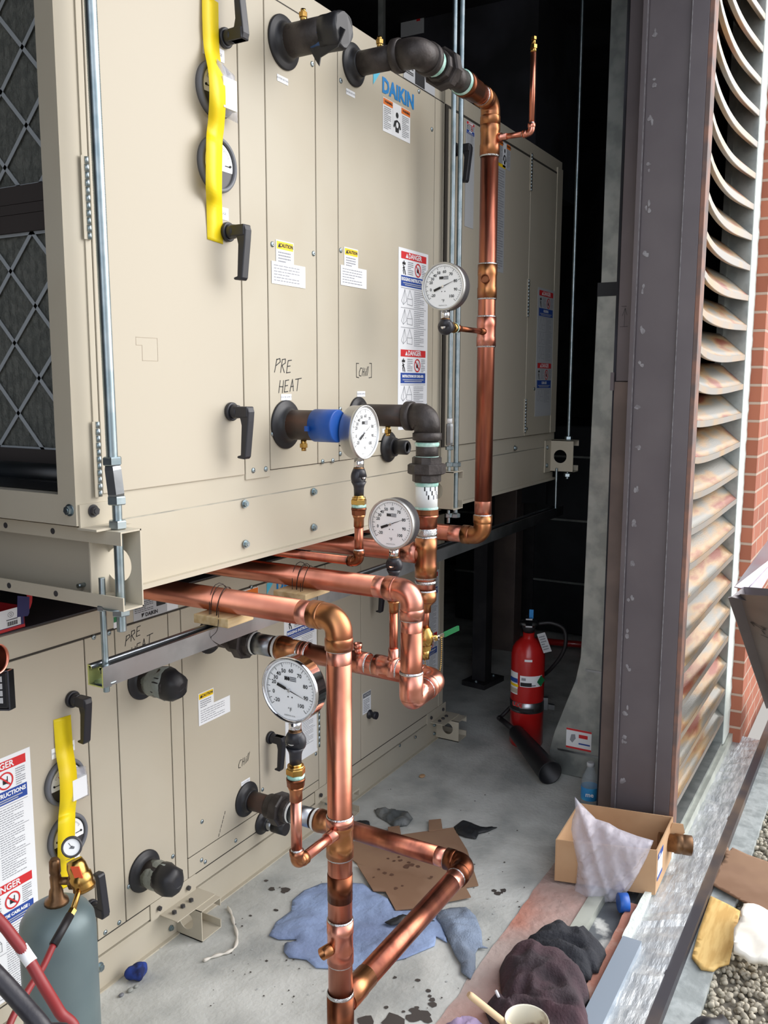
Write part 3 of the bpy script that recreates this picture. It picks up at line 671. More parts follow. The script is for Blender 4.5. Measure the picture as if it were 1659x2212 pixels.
# ================================================================ lower unit
LO = thing('air_handling_unit', 'lower beige air handling unit standing on the concrete floor', 'air handling unit', (2.5, 2.3, 0), 'stacked air handling units')
XA, XB = .55, 3.545
yl = lambda px, py: face(px, py, YL)
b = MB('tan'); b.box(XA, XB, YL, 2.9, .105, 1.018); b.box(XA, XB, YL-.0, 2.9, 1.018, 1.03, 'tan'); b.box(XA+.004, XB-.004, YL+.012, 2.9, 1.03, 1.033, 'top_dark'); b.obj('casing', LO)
b = MB('tan'); b.box(XA+.01, XB-.01, YL+.006, 2.88, .0, .100); b.box(XA+.01, XB-.01, YL-.002, YL+.006, .095, .1, 'tan'); b.box(XA+.01, XB-.01, YL-.006, YL+.006, .0, .004, 'tan'); b.obj('base_rail', LO)
b = MB('gap'); b.box(XA+.05, XB-.03, YL-.0006, YL+.003, .146, .972); b.obj('panel_gap', LO)
a1, a2, a3, a4, a5, a6, a7, a8 = [yl(*q)[0] for q in ((194, 1700), (259, 1700), (372, 1700), (399, 1700), (557, 1560), (686, 1560), (778, 1500), (930, 1450))]
Z0, Z1 = .15, .969
ld = panel(LO, XA+.06, a1, Z0, Z1, YL, 'access_door', 'tan_door'); lf = panel(LO, a1, a2, Z0, Z1, YL, 'filler_panel'); lp = panel(LO, a2, a3, Z0, Z1, YL); panel(LO, a3, a4, Z0, Z1, YL, 'filler_panel')
zsub = yl(430, 1838)[1]
lc = panel(LO, a4, a5, zsub, Z1, YL); lcb = panel(LO, a4, a5, Z0, zsub, YL, 'drain_panel')
ld2 = panel(LO, a5, a6, Z0+.035, Z1, YL, 'access_door', 'tan_door'); panel(LO, a5, a6, Z0, Z0+.035, YL, 'filler_panel'); panel(LO, a6, a6+.05, Z0, Z1, YL, 'filler_panel')
le = panel(LO, a6+.05, a7, Z0, Z1, YL, 'access_door', 'tan_door'); le2 = panel(LO, a7, XB-.05, Z0, Z1, YL, 'access_door', 'tan_door'); panel(LO, XB-.048, XB, Z0, Z1, YL, 'filler_panel')
handle(ld, *yl(152, 1509), YL); handle(ld, *yl(192, 1958), YL, True); handle(ld2, *yl(580, 1592), YL); handle(le, *yl(800, 1262), YL)
x, z = yl(795, 1542); b = MB('black_plastic'); b.lathe(fr(x, z, YL), V((0, -1, 0)), [(0, .018), (.006, .018), (.008, .012), (.022, .012), (.024, .015), (.036, .015)], n=20); lab(b.obj('test_port', le2), 'black knob-like test port')
for a, c in (((684, 1478), (684, 1614)),): hinge(ld2, a6, yl(*c)[1], yl(*a)[1], YL)
g1 = yl(135, 1687); g2 = yl(141, 1805); mag_gauge(ld, g1[0], g1[1], YL, 2.3); mag_gauge(ld, g2[0], g2[1], YL, 2.6); pouch(ld, g1[0]+.02, g1[1]-.01, YL, .07, .085)
for px, py, w_ in ((133, 1618, 'FINAL FILTER GAUGE'), (145, 1866, 'FILTER GAUGE')):
    x, z = yl(px, py); b = MB(); o = fr(x-.034, z+.012, YL, .001); paper(b, o, UX, UZ, .07, .026); b.text(w_, .007, lift(o+UX*.034-UZ*.013, UX, UZ, .0005), UX, UZ, 'ink_soft'); b.obj('sticker', ld)
ribbon(ld, [(134, 1548, .001), (137, 1590, .003), (140, 1625, .006), (147, 1670, .03), (148, 1720, .032), (145, 1752, .02), (144, 1775, .03), (143, 1838, .026), (143, 1862, .010), (143, 1895, .002), (143, 1915, .001)], YL, .052)
for px, py in ((200, 1376), (233, 1367), (255, 1992), (225, 2013), (371, 1849), (434, 1774), (433, 1857), (441, 1861), (507, 1815), (276, 1914), (541, 1268), (680, 1628), (565, 1705), (862, 1610), (896, 1592)):
    x, z = yl(px, py); screw(LO, x, z, YL)
bolt(LO, yl(218, 2091)[0], yl(218, 2091)[1], YL+.006, .010)
# stickers
x, z = yl(425, 1499); caution_label(lc, x, z, YL, .068, .050, .142, .052)
xr, z = yl(61, 1612); danger_label(ld, xr-.195, z, YL, .195, .59, (('DANGER', 'RIGGING INSTRUCTIONS', 3), ('DANGER', 'INSTRUCTIONS DE CABLAGE :', 3)))
x, z = yl(611, 1355); xr, _ = yl(688, 1340); danger_label(ld2, x, .86, YL, .19, .56)
x, z = yl(905, 1275); danger_label(le2, x, .79, YL, .18, .56)
x, z = yl(781, 1499); b = MB(); o = fr(x, z, YL, .001); paper(b, o, UX, UZ, .062, .085); q = lift(o, UX, UZ, .0005); b.rect(q, UX, UZ, .002, -.02, .06, -.002, 'gauge_grey'); b.text('NOTICE', .012, lift(o, UX, UZ, .001)+UX*.031-UZ*.011, UX, UZ, 'paper'); bump_rows(b, q, UX, UZ, .006, .056, -.026, -.08, 8); b.obj('notice_label', le2)
x, z = yl(528, 1688); strip_sticker(lc, x, z+.0, YL, .044, .014, 'WATER SUPPLY'); x, z = yl(448, 1403); strip_sticker(lc, x, z, YL, .044, .014, 'WATER RETURN')
x, z = yl(268, 1395); writing(lp, word('PRE', 0, 0, 1, .1, .3)+word('HEAT', .7, -1.4, 1, .1, .25), x, z, YL, .026)
x, z = yl(512, 1660); writing(lc, word('Chill', 0, 0, 1, .25, .08), x, z, YL, .024, .002)
b = MB('ink'); x, z = yl(484, 1752)
for k in range(6): b.stroke([(-k*.006, -k*.012), (-k*.006-.003, -k*.012-.008)], .0022, fr(x, z, YL, .0006), UX, UZ)
lab(b.obj('scratch_mark', lc), 'short dark scratches')
# name plate and lettering along the top rail
x, z = yl(300, 1330); b = MB(); o = fr(x-.02, 1.024, YL, -.003); b.rect(o, UX, UZ, 0, -.052, .17, 0, 'paper_grey', .001); q = lift(o, UX, UZ, .0005)
b.rect(q, UX, UZ, .085, -.028, .12, -.002, 'ink'); b.rect(q, UX, UZ, .125, -.05, .168, -.002, 'paper'); bump_rows(b, q, UX, UZ, .004, .08, -.003, -.033, 6, 'ink', th=.3)
b.text('DAIKIN', .014, q+UX*.066-UZ*.042, UX, UZ, 'ink', bold=.0006); b.poly(q, UX, UZ, [(.028, -.036), (.040, -.036), (.03, -.048)], 'ink')
b.rect(fr(x-.09, 1.0, YL, -.003), UX, UZ, 0, -.03, .035, 0, 'paper', .001); b.rect(fr(x-.09, 1.0, YL, -.0025), UX, UZ, 0, -.014, .035, 0, 'green_ink'); lab(b.obj('name_plate', LO), 'grey name plate with black block and small DAIKIN word')
x, z = yl(582, 1276); b = MB('logo_blue'); o = fr(x+.03, .945, YL, .001); b.text('DAIKIN', .055, o, UX, UZ, 'logo_blue', 'LEFT', .0022); b.poly(fr(x-.02, .975, YL, .001), UX, UZ, [(0, -.045), (0, -.01), (.04, -.008)], 'logo_cyan'); lab(b.obj('maker_lettering', ld2), 'blue raised lettering reading DAIKIN')
x, z = yl(525, 1280); b = MB(); o = fr(x, .965, YL, .001); paper(b, o, UX, UZ, .07, .09); b.rect(lift(o, UX, UZ, .0005), UX, UZ, .002, -.03, .068, -.002, 'orange_ink'); bump_rows(b, lift(o, UX, UZ, .0005), UX, UZ, .005, .065, -.035, -.085, 7); b.obj('warning_label', lc)
# coil stubs
xq, zq = yl(306, 1466); collar(lp, xq, zq, YL, .056); yE = at(392, 1475, X=xq).y
b = MB('iron'); b.cyl(V((xq, YL, zq)), V((xq, yE+.04, zq)), .0365); st = b.obj('coil_stub', LO); vent_cock(st, xq, at(325, 1440, X=xq).y, zq, .036)
b = MB('wrap_film'); b.lathe(V((xq, yE+.11, zq)), V((0, -1, 0)), [(0, .036), (.02, .040), (.04, .038), (.06, .0415)], n=24); b.lathe(V((xq, yE+.07, zq)), V((0, -1, 0)), [(0, .038), (.02, .041), (.045, .040), (.062, .03), (.07, .012)], 'black_rubber', 18); b.v = [tuple(V(q)+V((N(q[0]*1.0, q[1], q[2], 45), N(q[1], q[2], q[0], 45), N(q[2], q[0], q[1], 45)))*.009) for q in b.v]; lab(b.obj('taped_cap', st), 'clear wrap and black rubber hood over the pipe end')
xq, zq = yl(309, 1880); collar(lp, xq, zq, YL, .058); yE = at(385, 1905, X=xq).y
b = MB('iron'); b.cyl(V((xq, YL, zq)), V((xq, yE+.04, zq)), .0365); st = b.obj('coil_stub', LO)
b = MB('wrap_film'); b.lathe(V((xq, yE+.10, zq)), V((0, -1, 0)), [(0, .037), (.02, .041), (.04, .038), (.06, .042)], n=24); b.lathe(V((xq, yE+.06, zq)), V((0, -1, 0)), [(0, .040), (.02, .043), (.04, .04), (.055, .03), (.06, .012)], 'black_rubber', 18); b.v = [tuple(V(q)+V((N(q[0]*1.0, q[1], q[2], 45), N(q[1], q[2], q[0], 45), N(q[2], q[0], q[1], 45)))*.009) for q in b.v]; lab(b.obj('taped_cap', st), 'clear wrap and black rubber hood over the pipe end')
CL = (2.122, .285); collar(lc, CL[0], CL[1], YL, .056); CU = (1.968, .864); collar(lc, CU[0], CU[1], YL, .056)
x, z = yl(565, 1775); collar(lcb, x, z, YL, .040); b = MB('galv'); b.cyl(V((x, YL, z)), V((x, YL-.06, z)), .019); st = b.obj('drain_stub', LO); b = MB('black_rubber'); b.cyl(V((x, YL-.05, z)), V((x, YL-.10, z)), .0215); b.obj('end_cap', st)
# floor lugs
def floorlug(Xw, y_end, hc, dx=.085):
    channel(LO, Xw, dx, y_end, YL+.3, .002, .098, hc, hr=.026)
    b = MB('tan'); b.box(Xw-.075, Xw+dx, YL-.07, YL+.004, .098, .101); b.box(Xw-.11, Xw+dx*.9, YL-.0035, YL-.0005, .10, .15); lab(b.obj('corner_plate', LO), 'folded corner bracket')
    for k in range(3): bolt(LO, 0, 0, 0, .0075, 'gauge_dark', ax=V((0, 0, 1)), washer=False, p=V((Xw-.05+k*.035, YL-.035, .101)))
    for k in range(2): bolt(LO, Xw-.08+k*.12, .125, YL-.004, .0075, 'gauge_dark', washer=False)
    for k in range(2): bolt(LO, Xw-.025, .03+k*.04, YL+.004, .0065, 'steel_zinc')
floorlug(1.802, 1.64, (1.698, .051)); floorlug(3.50, at(991, 1550, X=3.5).y, (at(967, 1548, X=3.5).y, .056)); floorlug(2.62, 1.66, (1.71, .052))
# ================================================================ piping
R2 = .027
def ring(parent, p, d, r, m='solder', w=.004, name='solder_ring'):
    b = MB(m); d = d.normalized(); b.lathe(p-d*w, d, [(0, r), (w*.5, r+.0016), (w*1.2, r+.0018), (w*2, r)], n=28, caps=(0, 0)); return b.obj(name, parent)
def run(root, pts, r=R2, m='copper', bend=.040, sock=.026, ends=('copper_pink', 'copper_pink'), em='copper_gold', name='pipe', pink=.035, rings=True):
    "straight pipes between the corners and a socketed elbow on each corner"
    P = [V(p) for p in pts]; n = len(P)
    for i in range(n-1):
        a, b_ = P[i], P[i+1]; d = (b_-a).normalized()
        s0 = a+d*(bend+sock-.004) if i > 0 else a; s1 = b_-d*(bend+sock-.004) if i < n-2 else b_
        if (s1-s0).dot(d) < .006: continue
        L = (s1-s0).length; b = MB(m); e = min(pink, L*.3)
        k0 = ends[0] if i > 0 else None; k1 = ends[1] if i < n-2 else None
        q0 = s0+d*e if k0 else s0; q1 = s1-d*e if k1 else s1
        if k0: b.cyl(s0, q0, r, k0, caps=(1, 0))
        b.cyl(q0, q1, r, m, n=32)
        if k1: b.cyl(q1, s1, r, k1, caps=(0, 1))
        b.obj(name, root)
    for i in range(1, n-1):
        a = (P[i-1]-P[i]).normalized(); c = (P[i+1]-P[i]).normalized()
        b = MB(em); b.tube([P[i]+a*(bend+sock), P[i], P[i+1]*0+P[i]+c*(bend+sock)], r+.0018, em, n=28, bend=bend, seg=10)
        for q in (a, c): b.lathe(P[i]+q*(bend+.001), q, [(0, r+.0018), (.002, r+.0032), (.006, r+.0034), (sock, r+.0034)], em, 28, (0, 1))
        e = b.obj('elbow', root)
        if rings:
            for q in (a, c): ring(e, P[i]+q*(bend+sock), q, r)
def fitting(root, a, b_, r, m='copper_pink', name='coupling', rings=True):
    b = MB(m); a, b_ = V(a), V(b_); d = (b_-a); L = d.length; b.lathe(a, d, [(0, r), (L*.3, r), (L*.34, r-.0012), (L*.66, r-.0012), (L*.7, r), (L, r)], n=32); e = b.obj(name, root)
    if rings: ring(e, a, d, r-.002); ring(e, b_, d, r-.002)
    return e
def hexnut(root, a, b_, r, m, name='hex_nut', n=6, rot=.2):
    b = MB(m); a, b_ = V(a), V(b_); L = (b_-a).length
    b.lathe(a, b_-a, [(0, r*.9), (L*.12, r), (L*.88, r), (L, r*.9)], n=n, smooth=False, rot=rot); return b.obj(name, root)
# ---------------------------------------------------------------- thermometers
def thermometer(c, nrm, needle_deg, label, joint='vertical', case='chrome_soft', side='gauge_dark', tail=None, R=.0655, stem_off=0.):
    c = V(c); n = V(nrm); v = UZ; u = v.cross(n)
    t = thing('dial_thermometer', label, 'thermometer', c-UZ*.2, 'dial thermometers on the copper piping')
    D = .036
    b = MB(case); b.lathe(c-n*D, n, [(0, R*.95), (.003, R*.98), (D*.75, R*.98), (D*.76, R), (D+.002, R), (D+.003, R*.97), (D+.001, R*.93), (D-.002, R*.92)], case, 56, (1, 0)); b.obj('case', t)
    if side != case:
        b = MB(side); b.lathe(c-n*(D+.001), n, [(0, R*.9), (.001, R*.99), (D*.74, R*.99)], side, 56, (1, 0)); b.obj('case_band', t)
    b = MB('paper'); q = c-n*(D*.55)+u*(R*.82)-UZ*(R*.56); b.poly(q+u*.0012, UZ*1, n, [(-.012, -.011), (.012, -.011), (.012, .011), (-.012, .011)], 'paper'); b.poly(q+u*.0016, UZ*1, n, [(-.002, -.004), (.004, -.004), (.004, .004), (-.002, .004)], 'ink')
    b = MB('dial'); o = c-n*.002; r = R*.915; k = 48
    b.poly(o, u, v, [(r*math.cos(2*math.pi*i/k), r*math.sin(2*math.pi*i/k)) for i in range(k)], 'dial')
    A = {-20: 218, -10: 205, 0: 192, 10: 178, 20: 163.5, 30: 148, 40: 131, 50: 111, 60: 85, 70: 54, 80: 19, 90: -14.5, 100: -47}
    ks = sorted(A); o1 = o+n*.0006; o2 = o+n*.001
    pl = lambda a, rr: (rr*math.cos(math.radians(a)), rr*math.sin(math.radians(a)))
    for i, kk in enumerate(ks):
        b.stroke([pl(A[kk], r*.80), pl(A[kk], r*.92)], r*.018, o1, u, v)
        if i < len(ks)-1:
            for j in range(1, 5): a = A[kk]+(A[ks[i+1]]-A[kk])*j/5; b.stroke([pl(a, r*.87), pl(a, r*.92)], r*.011, o1, u, v)
        if kk not in (-10, 10): x, y = pl(A[kk], r*.655 if kk < 100 else r*.63); b.text(str(kk), r*.18, o2+u*x+v*y, u, v, 'ink', bold=.0002)
    arc = [pl(218-(265)*i/60, r*.925) for i in range(61)]; b.stroke(arc, r*.008, o1, u, v)
    b.text('°F', r*.19, o2-v*r*.66, u, v); b.text('MADE IN U.S.A.', r*.065, o2-v*r*.86, u, v)
    for j in range(3): b.poly(o2, u, v, [(-r*.2+j*r*.07, r*.32), (-r*.15+j*r*.07, r*.32), (-r*.13+j*r*.07, r*.38), (-r*.15+j*r*.07, r*.45), (-r*.2+j*r*.07, r*.45)], 'ink')
    for j in range(3): b.rect(o1, u, v, r*.01, r*(.31+j*.055), r*.26, r*(.345+j*.055), 'gauge_grey')
    for sx in (-.07, .09): b.poly(o1, u, v, [(r*(sx+.025*math.cos(a)), -r*(.23-.025*math.sin(a))) for a in [i*.7 for i in range(9)]], 'ink')
    b.obj('dial', t)
    b = MB('ink'); w = needle_deg; o3 = o+n*.003; nd = V(pl(w, 1)); pp = V((-nd.y, nd.x))
    b.poly(o3, u, v, [tuple(nd*r*.86), tuple(pp*r*.018), tuple(-nd*r*.14+pp*r*.02), tuple(-nd*r*.14+pp*r*.05), tuple(-nd*r*.5+pp*r*.055), tuple(-nd*r*.5-pp*r*.055), tuple(-nd*r*.14-pp*r*.05), tuple(-nd*r*.14-pp*r*.02), tuple(-pp*r*.018)], 'ink')
    b.cyl(o3-n*.002, o3+n*.002, r*.055, 'chrome', 16); b.obj('needle', t)
    s = c-n*.018-UZ*(R*.96)
    b = MB('chrome'); b.cyl(s, s-UZ*.026, .0125, 'chrome', 24); b.cyl(s-UZ*.024, s-UZ*.027, .0135, 'bronze', 24); lab(b.obj('stem_neck', t), 'polished metal neck')
    k = s-UZ*.046
    b = MB('black_plastic'); b.lathe(k+n*.012, -n, [(0, .012), (.003, .019), (.010, .0225), (.018, .0225), (.024, .018)], n=28); b.lathe(s-UZ*.026, -UZ, [(0, .0135), (.006, .0165), (.02, .020)], n=24)
    if joint == 'vertical': b.lathe(k-UZ*.012, -UZ, [(0, .019), (.010, .014), (.016, .0125), (.034, .012)], n=24); e = k-UZ*.046
    else: b.cyl(k, k+V(joint)*.026, .016, n=24); e = k+V(joint)*.026
    b.obj('swivel_joint', t)
    b = MB('chrome'); b.lathe(k+n*.012, n, [(0, .0075), (.003, .007), (.0045, .004)], n=18); b.obj('swivel_screw', t)
    return e
def stem_fittings(root, top, r=.0111, L=.05):
    "brass bushing, thread tape and copper adapter below a thermometer; returns where the tube starts"
    d = -UZ; p = V(top)
    b = MB('brass'); b.cyl(p, p+d*.006, .0125, n=24); b.lathe(p+d*.004, d, [(0, .0165), (.004, .0168), (.006, .0155)], n=24); b.obj('bushing', root)
    hexnut(root, p+d*.009, p+d*.023, .0195, 'brass')
    b = MB('dope'); b.lathe(p+d*.022, d, [(0, .0165), (.003, .0180), (.008, .0172)], n=24); lab(b.obj('thread_sealant', root), 'pale green thread sealant')
    q = p+d*.030
    b = MB('copper_dark'); b.lathe(q, d, [(0, .0185), (.003, .019), (.006, .019)], n=24); b.lathe(q+d*.006, d, [(0, .0185), (.012, .0175)], n=8, smooth=False); b.lathe(q+d*.018, d, [(0, .0165), (.006, .0145), (.010, .0128), (.030, .0128)], 'copper_gold', 24); b.obj('adapter', root)
    return q+d*.044
# ================================================================ loop A: big riser in the foreground
XR, YR = 1.531, .990; ZT = 1.115; ZB = .270; XC = CL[0]
A = thing('copper_pipe_run', 'copper pipe run with the foreground riser and long floor leg', 'piping', (XR, YR, .1), 'copper pipe runs')
ye = at(1010, 1877, X=XC).y
yend = YL-.02
run(A, [(XR, 2.35, ZT+.0), (XR, YR, ZT), (XR, YR, .22)], em='copper_gold')
# riser bottom: lower fittings
zz = lambda py: at(732, py, Y=YR).z
fitting(A, (XR, YR, zz(1765)), (XR, YR, zz(1850)), R2+.0030, 'copper_gold', 'tee')
b = MB('copper_pink'); b.cyl(V((XR, YR, zz(1764))), V((XR, YR, zz(1782))), R2+.0034); b.obj('tee_collar', A)
fitting(A, (XR, YR, zz(1988)), (XR, YR, zz(2080)), R2+.0026, 'copper_pink', 'tee', True)
b = MB('copper_dark'); b.cyl(V((XR, YR, zz(1888))), V((XR, YR, zz(1945))), R2+.0008); lab(b.obj('pipe_band', A), 'darker brown stretch of pipe')
ring(A, V((XR, YR, zz(2148))), UZ, R2+.002, w=.005)
q = V((XR, YR, zz(2040))); b = MB('copper_gold'); dd = V((-.80, .25, -.05)).normalized(); b.cyl(q+dd*.02, q+dd*.046, .0125, n=24, caps=(1, 0)); b.lathe(q+dd*.030, dd, [(0, .0135), (.022, .0135), (.022, .0115), (.006, .0115)], n=24, caps=(0, 1)); lab(b.obj('branch_port', A), 'short open branch port')
# lower tee and the floor leg
zt_ = zz(2170)
b = MB('copper_dark'); b.lathe(V((XR, YR, zt_+.026)), -UZ, [(0, R2+.0034), (.16, R2+.0034)], n=32); b.cyl(V((XR, YR, ZB-.02)), V((XR, YR, .035)), R2+.001); b.obj('tee', A)
yl_ = ye
P0 = V((XR, YR, zt_-.005)); P1 = V((XC, ye, ZB+.012)); P2 = V((XC, YL-.34, CL[1]))
run(A, [P0, P1, P2], em='copper_dark', m='copper_up', bend=.038)
dl = (P1-P0).normalized(); b = MB('copper_gold'); b.lathe(P0+dl*.02, dl, [(0, R2+.003), (.05, R2+.003), (.052, R2+.0015), (.085, R2+.0015)], n=28); b.obj('elbow_socket', A)
# black steel part to the coil: union
def steel_union(root, c0, yface, ycop, dope='teflon', film=True):
    "c0=(x,z); black pipe, union, galvanised nipple and copper adapter towards -Y"
    x, z = c0; d = V((0, -1, 0)); p = lambda y: V((x, y, z)); L = yface-ycop
    b = MB('iron_rust'); b.cyl(p(yface), p(yface-L*.42), .0302, n=32); b.obj('steel_pipe', root)
    b = MB('black_rubber'); ya = yface-L*.30; b.lathe(p(ya), d, [(0, .036), (.004, .038), (.028, .038), (.03, .041)], 'iron', 32); b.obj('union_collar', root)
    hexnut(root, p(ya-.028), p(ya-.062), .052, 'iron', 'union_nut', 8)
    b = MB('iron'); b.lathe(p(ya-.06), d, [(0, .038), (.02, .037), (.024, .034)], n=10, smooth=False); b.obj('union_tail', root)
    b = MB(dope); b.lathe(p(ya-.083), d, [(0, .031), (.003, .0335), (.009, .0325)], n=28, caps=(0, 0)); lab(b.obj('thread_sealant', root), 'white thread sealant ring')
    b = MB('galv'); b.cyl(p(ya-.08), p(ycop+.02), .0302, n=32); lab(b.obj('nipple', root), 'shiny galvanised nipple')
    b = MB(dope); b.lathe(p(ycop+.012), d, [(0, .031), (.004, .034), (.012, .0325)], n=28, caps=(0, 0)); b.obj('thread_sealant', root)
    b = MB('copper_gold'); b.lathe(p(ycop), d, [(0, .035), (.012, .036), (.016, .035), (.028, .034), (.034, .030), (.07, .030)], n=32); e = b.obj('adapter', root)
    ring(e, p(ycop-.07), d, R2+.001)
steel_union(A, (XC, CL[1]), YL-.012, YL-.28)
# thermometer branch of loop A
q = at(722, 1808, Y=YR); xg = at(640, 1780, Y=YR).x; zb = at(645, 1862, Y=YR).z
T1c = at(634, 1487, Y=YR)
te = thermometer((xg-.0+.018*-1, YR, T1c.z), (-1, 0, 0), -18, 'large bright dial thermometer in the foreground, needle pointing near 90', side='chrome', case='chrome')
tb = stem_fittings(A, (xg, YR, te.z))
run(A, [(xg, YR, tb.z), (xg, YR, zb), (XR-.02, YR, zb)], r=.0111, m='copper_pink', bend=.014, sock=.014, em='copper_gold', name='branch_pipe', pink=0)
b = MB('copper_pink'); b.lathe(V((XR-.05, YR, zb)), V((1, 0, 0)), [(0, .0132), (.022, .0135), (.03, .018)], n=24); b.obj('branch_socket', A)
# ================================================================ loop B
XD, ZD = CU; yb = .985; XB2 = at(889, 1380, Y=yb).x
B_ = thing('copper_pipe_run', 'copper pipe run whose short riser bends back at the bottom beside the ball valve', 'piping', (XB2, yb, .8), 'copper pipe runs')
zB = at(893, 1262, Y=yb).z; zB = ZT-.005
zc = ZD-.012
run(B_, [(XB2, 2.35, zB), (XB2, yb, zB), (XB2, yb, zc-.012)], em='copper_pink', bend=.042)
PB = V((XB2, yb, zc-.012)); PC = V((XD, yb-.01, ZD-.008))
b = MB('copper_pink')
b.tube([PB+UZ*.07, PB+UZ*.03, PB, PB+(PC-PB)*.5], R2+.0022, 'copper_pink', 28, .030, 10)
run(B_, [PB+(PC-PB)*.38, PC, V((XD, YL-.33, ZD))], em='copper_pink', bend=.036, sock=.02, m='copper', pink=.02)
b.obj('elbow', B_); ring(B_, PB+UZ*.068, UZ, R2+.001)
steel_union(B_, (XD, ZD), YL-.012, YL-.26)
px_y = lambda px: at(px, 1400, X=XD).y
for a_, c_ in ((665, 640), (765, 800)):
    pass
fitting(B_, (XD, px_y(665), ZD), (XD, px_y(652), ZD), R2+.0028, 'copper_pink')
fitting(B_, (XD, px_y(735), ZD), (XD, px_y(795), ZD), R2+.0028, 'copper_pink', 'tee')
fitting(B_, (XD, px_y(812), ZD), (XD, px_y(862), ZD), R2+.0028, 'copper_pink', 'tee')
yp = px_y(773); b = MB('copper_pink'); p = V((XD, yp, ZD+.02)); b.cyl(p, p+UZ*.024, .0100, n=20); b.lathe(p+UZ*.018, UZ, [(0, .0115), (.014, .0118), (.014, .0095), (.004, .0095)], n=20); lab(b.obj('branch_port', B_), 'short open branch port')
yg = px_y(850); T2c = at(850, 1130, X=XD)
dxg = XD-.018
te = thermometer((dxg, yg, at(849, 1130, X=XD).z), (-1, 0, 0), 21, 'middle dial thermometer right above the short riser, needle near 80')
tb = stem_fittings(B_, (XD, yg, te.z))
b = MB('copper_up'); b.cyl(tb, V((XD, yg, ZD+.02)), .0111, n=24); b.obj('branch_pipe', B_)
b = MB('copper_pink'); b.lathe(V((XD, yg, ZD+.055)), -UZ, [(0, .0132), (.022, .0135), (.032, .018)], n=24); b.obj('branch_socket', B_)
# ================================================================ stack C: lower chill stub of the upper unit
xs_, zs_ = 2.140, 1.515; ys_ = at(922, 1000, X=xs_).y
Cc = thing('pipe_stack', 'pipe stack with black elbow, union and copper tee ending in a green handled ball valve', 'piping', (xs_, ys_, .9))
collar(p4, xs_, zs_, YU, .050)
zc_ = lambda py: at(919, py, X=xs_).z
pv = lambda z: V((xs_, ys_, z))
b = MB('iron_rust'); b.cyl(V((xs_, YU, zs_)), V((xs_, ys_+.055, zs_)), .0302, n=32); e = b.obj('steel_pipe', Cc); vent_cock(e, xs_, at(838, 920, X=xs_).y, zs_, .029, -1)
def steel_elbow(root, c, a, d2, R=.046, r=.0365):
    b = MB('iron'); c = V(c); a, d2 = V(a), V(d2); b.tube([c+a*R, c, c+d2*R], r-.0015, 'iron', 32, R*.93, 12)
    for q in (a, d2): b.lathe(c+q*(R-.004), q, [(0, r-.002), (.003, r+.003), (.020, r+.003), (.022, r)], 'iron', 32, (1, 1))
    return b.obj('steel_elbow', root)
steel_elbow(Cc, (xs_, ys_, zs_), (0, 1, 0), (0, 0, -1))
def seg(name, z1, z0, r, m, n=32, r2=None, l=None):
    b = MB(m); b.cyl(pv(z1), pv(z0), r, m, n, r2); o = b.obj(name, Cc)
    if l: lab(o, l)
    return o
z1 = zs_-.066
seg('steel_nipple', z1+.01, zc_(1000), .0302, 'iron')
for py in (955, 985): b = MB('dope'); b.lathe(pv(zc_(py)), -UZ, [(0, .031), (.003, .0335), (.008, .033), (.011, .031)], n=28, caps=(0, 0)); lab(b.obj('thread_sealant', Cc), 'pale green thread sealant')
hexnut(Cc, pv(zc_(986)), pv(zc_(1004)), .040, 'iron', 'union_collar', 10); hexnut(Cc, pv(zc_(1001)), pv(zc_(1024)), .052, 'iron', 'union_nut', 8); hexnut(Cc, pv(zc_(1023)), pv(zc_(1041)), .039, 'iron', 'union_tail', 10)
seg('nipple', zc_(1040), zc_(1100), .0302, 'teflon', l='nipple wrapped in white paper sticker')
b = MB('ink')
for k in range(9):
    a = 3.4+k*.17; p = pv(zc_(1052+k % 3*9)); u_ = V((math.cos(a), math.sin(a), 0)); w_ = V((-math.sin(a), math.cos(a), 0)); b.poly(p+u_*.0306, w_, UZ, [(0, -.008), (.0035, -.008), (.0035, .004), (0, .004)], 'gauge_grey' if k % 2 else 'ink')
b.obj('print', Cc)
for py in (1041, 1094): b = MB('dope'); b.lathe(pv(zc_(py)), -UZ, [(0, .0305), (.003, .0325), (.008, .032), (.011, .0305)], n=28, caps=(0, 0)); b.obj('thread_sealant', Cc)
b = MB('copper_dark'); b.lathe(pv(zc_(1099)), -UZ, [(0, .0355), (.014, .0355)], 'copper_dark', 8, smooth=False); b.lathe(pv(zc_(1111)), -UZ, [(0, .034), (.006, .034), (.012, .030), (.035, .030)], 'copper_up', 32); b.obj('adapter', Cc)
seg('pipe', zc_(1125), zc_(1300), R2, 'copper_pink')
fitting(Cc, pv(zc_(1160)), pv(zc_(1246)), R2+.0035, 'copper_gold', 'tee'); 
b = MB('solder'); b.lathe(pv(zc_(1140)), -UZ, [(0, R2), (.004, R2+.004), (.010, R2+.002), (.014, R2+.0045), (.022, R2)], n=28, caps=(0, 0)); lab(b.obj('solder_ring', Cc), 'rough smeared solder')
zt2 = zc_(1196)
run(Cc, [(xs_, ys_, zt2), (xs_, 2.35, zt2)], em='copper_pink', name='pipe')
b = MB('copper_pink'); b.cyl(V((xs_, ys_+.02, zt2)), V((xs_, ys_+.065, zt2)), R2+.003); b.obj('tee_branch', Cc)
b = MB('copper_gold'); b.lathe(pv(zc_(1276)), -UZ, [(0, R2+.003), (.026, R2+.003), (.042, .0155), (.06, .0155)], 'copper_gold', 32); e = b.obj('reducer', Cc); ring(e, pv(zc_(1276)), UZ, R2+.001); ring(e, pv(zc_(1257)), UZ, R2+.001)
seg('branch_pipe', zc_(1305), zc_(1362), .0111, 'copper', 24)
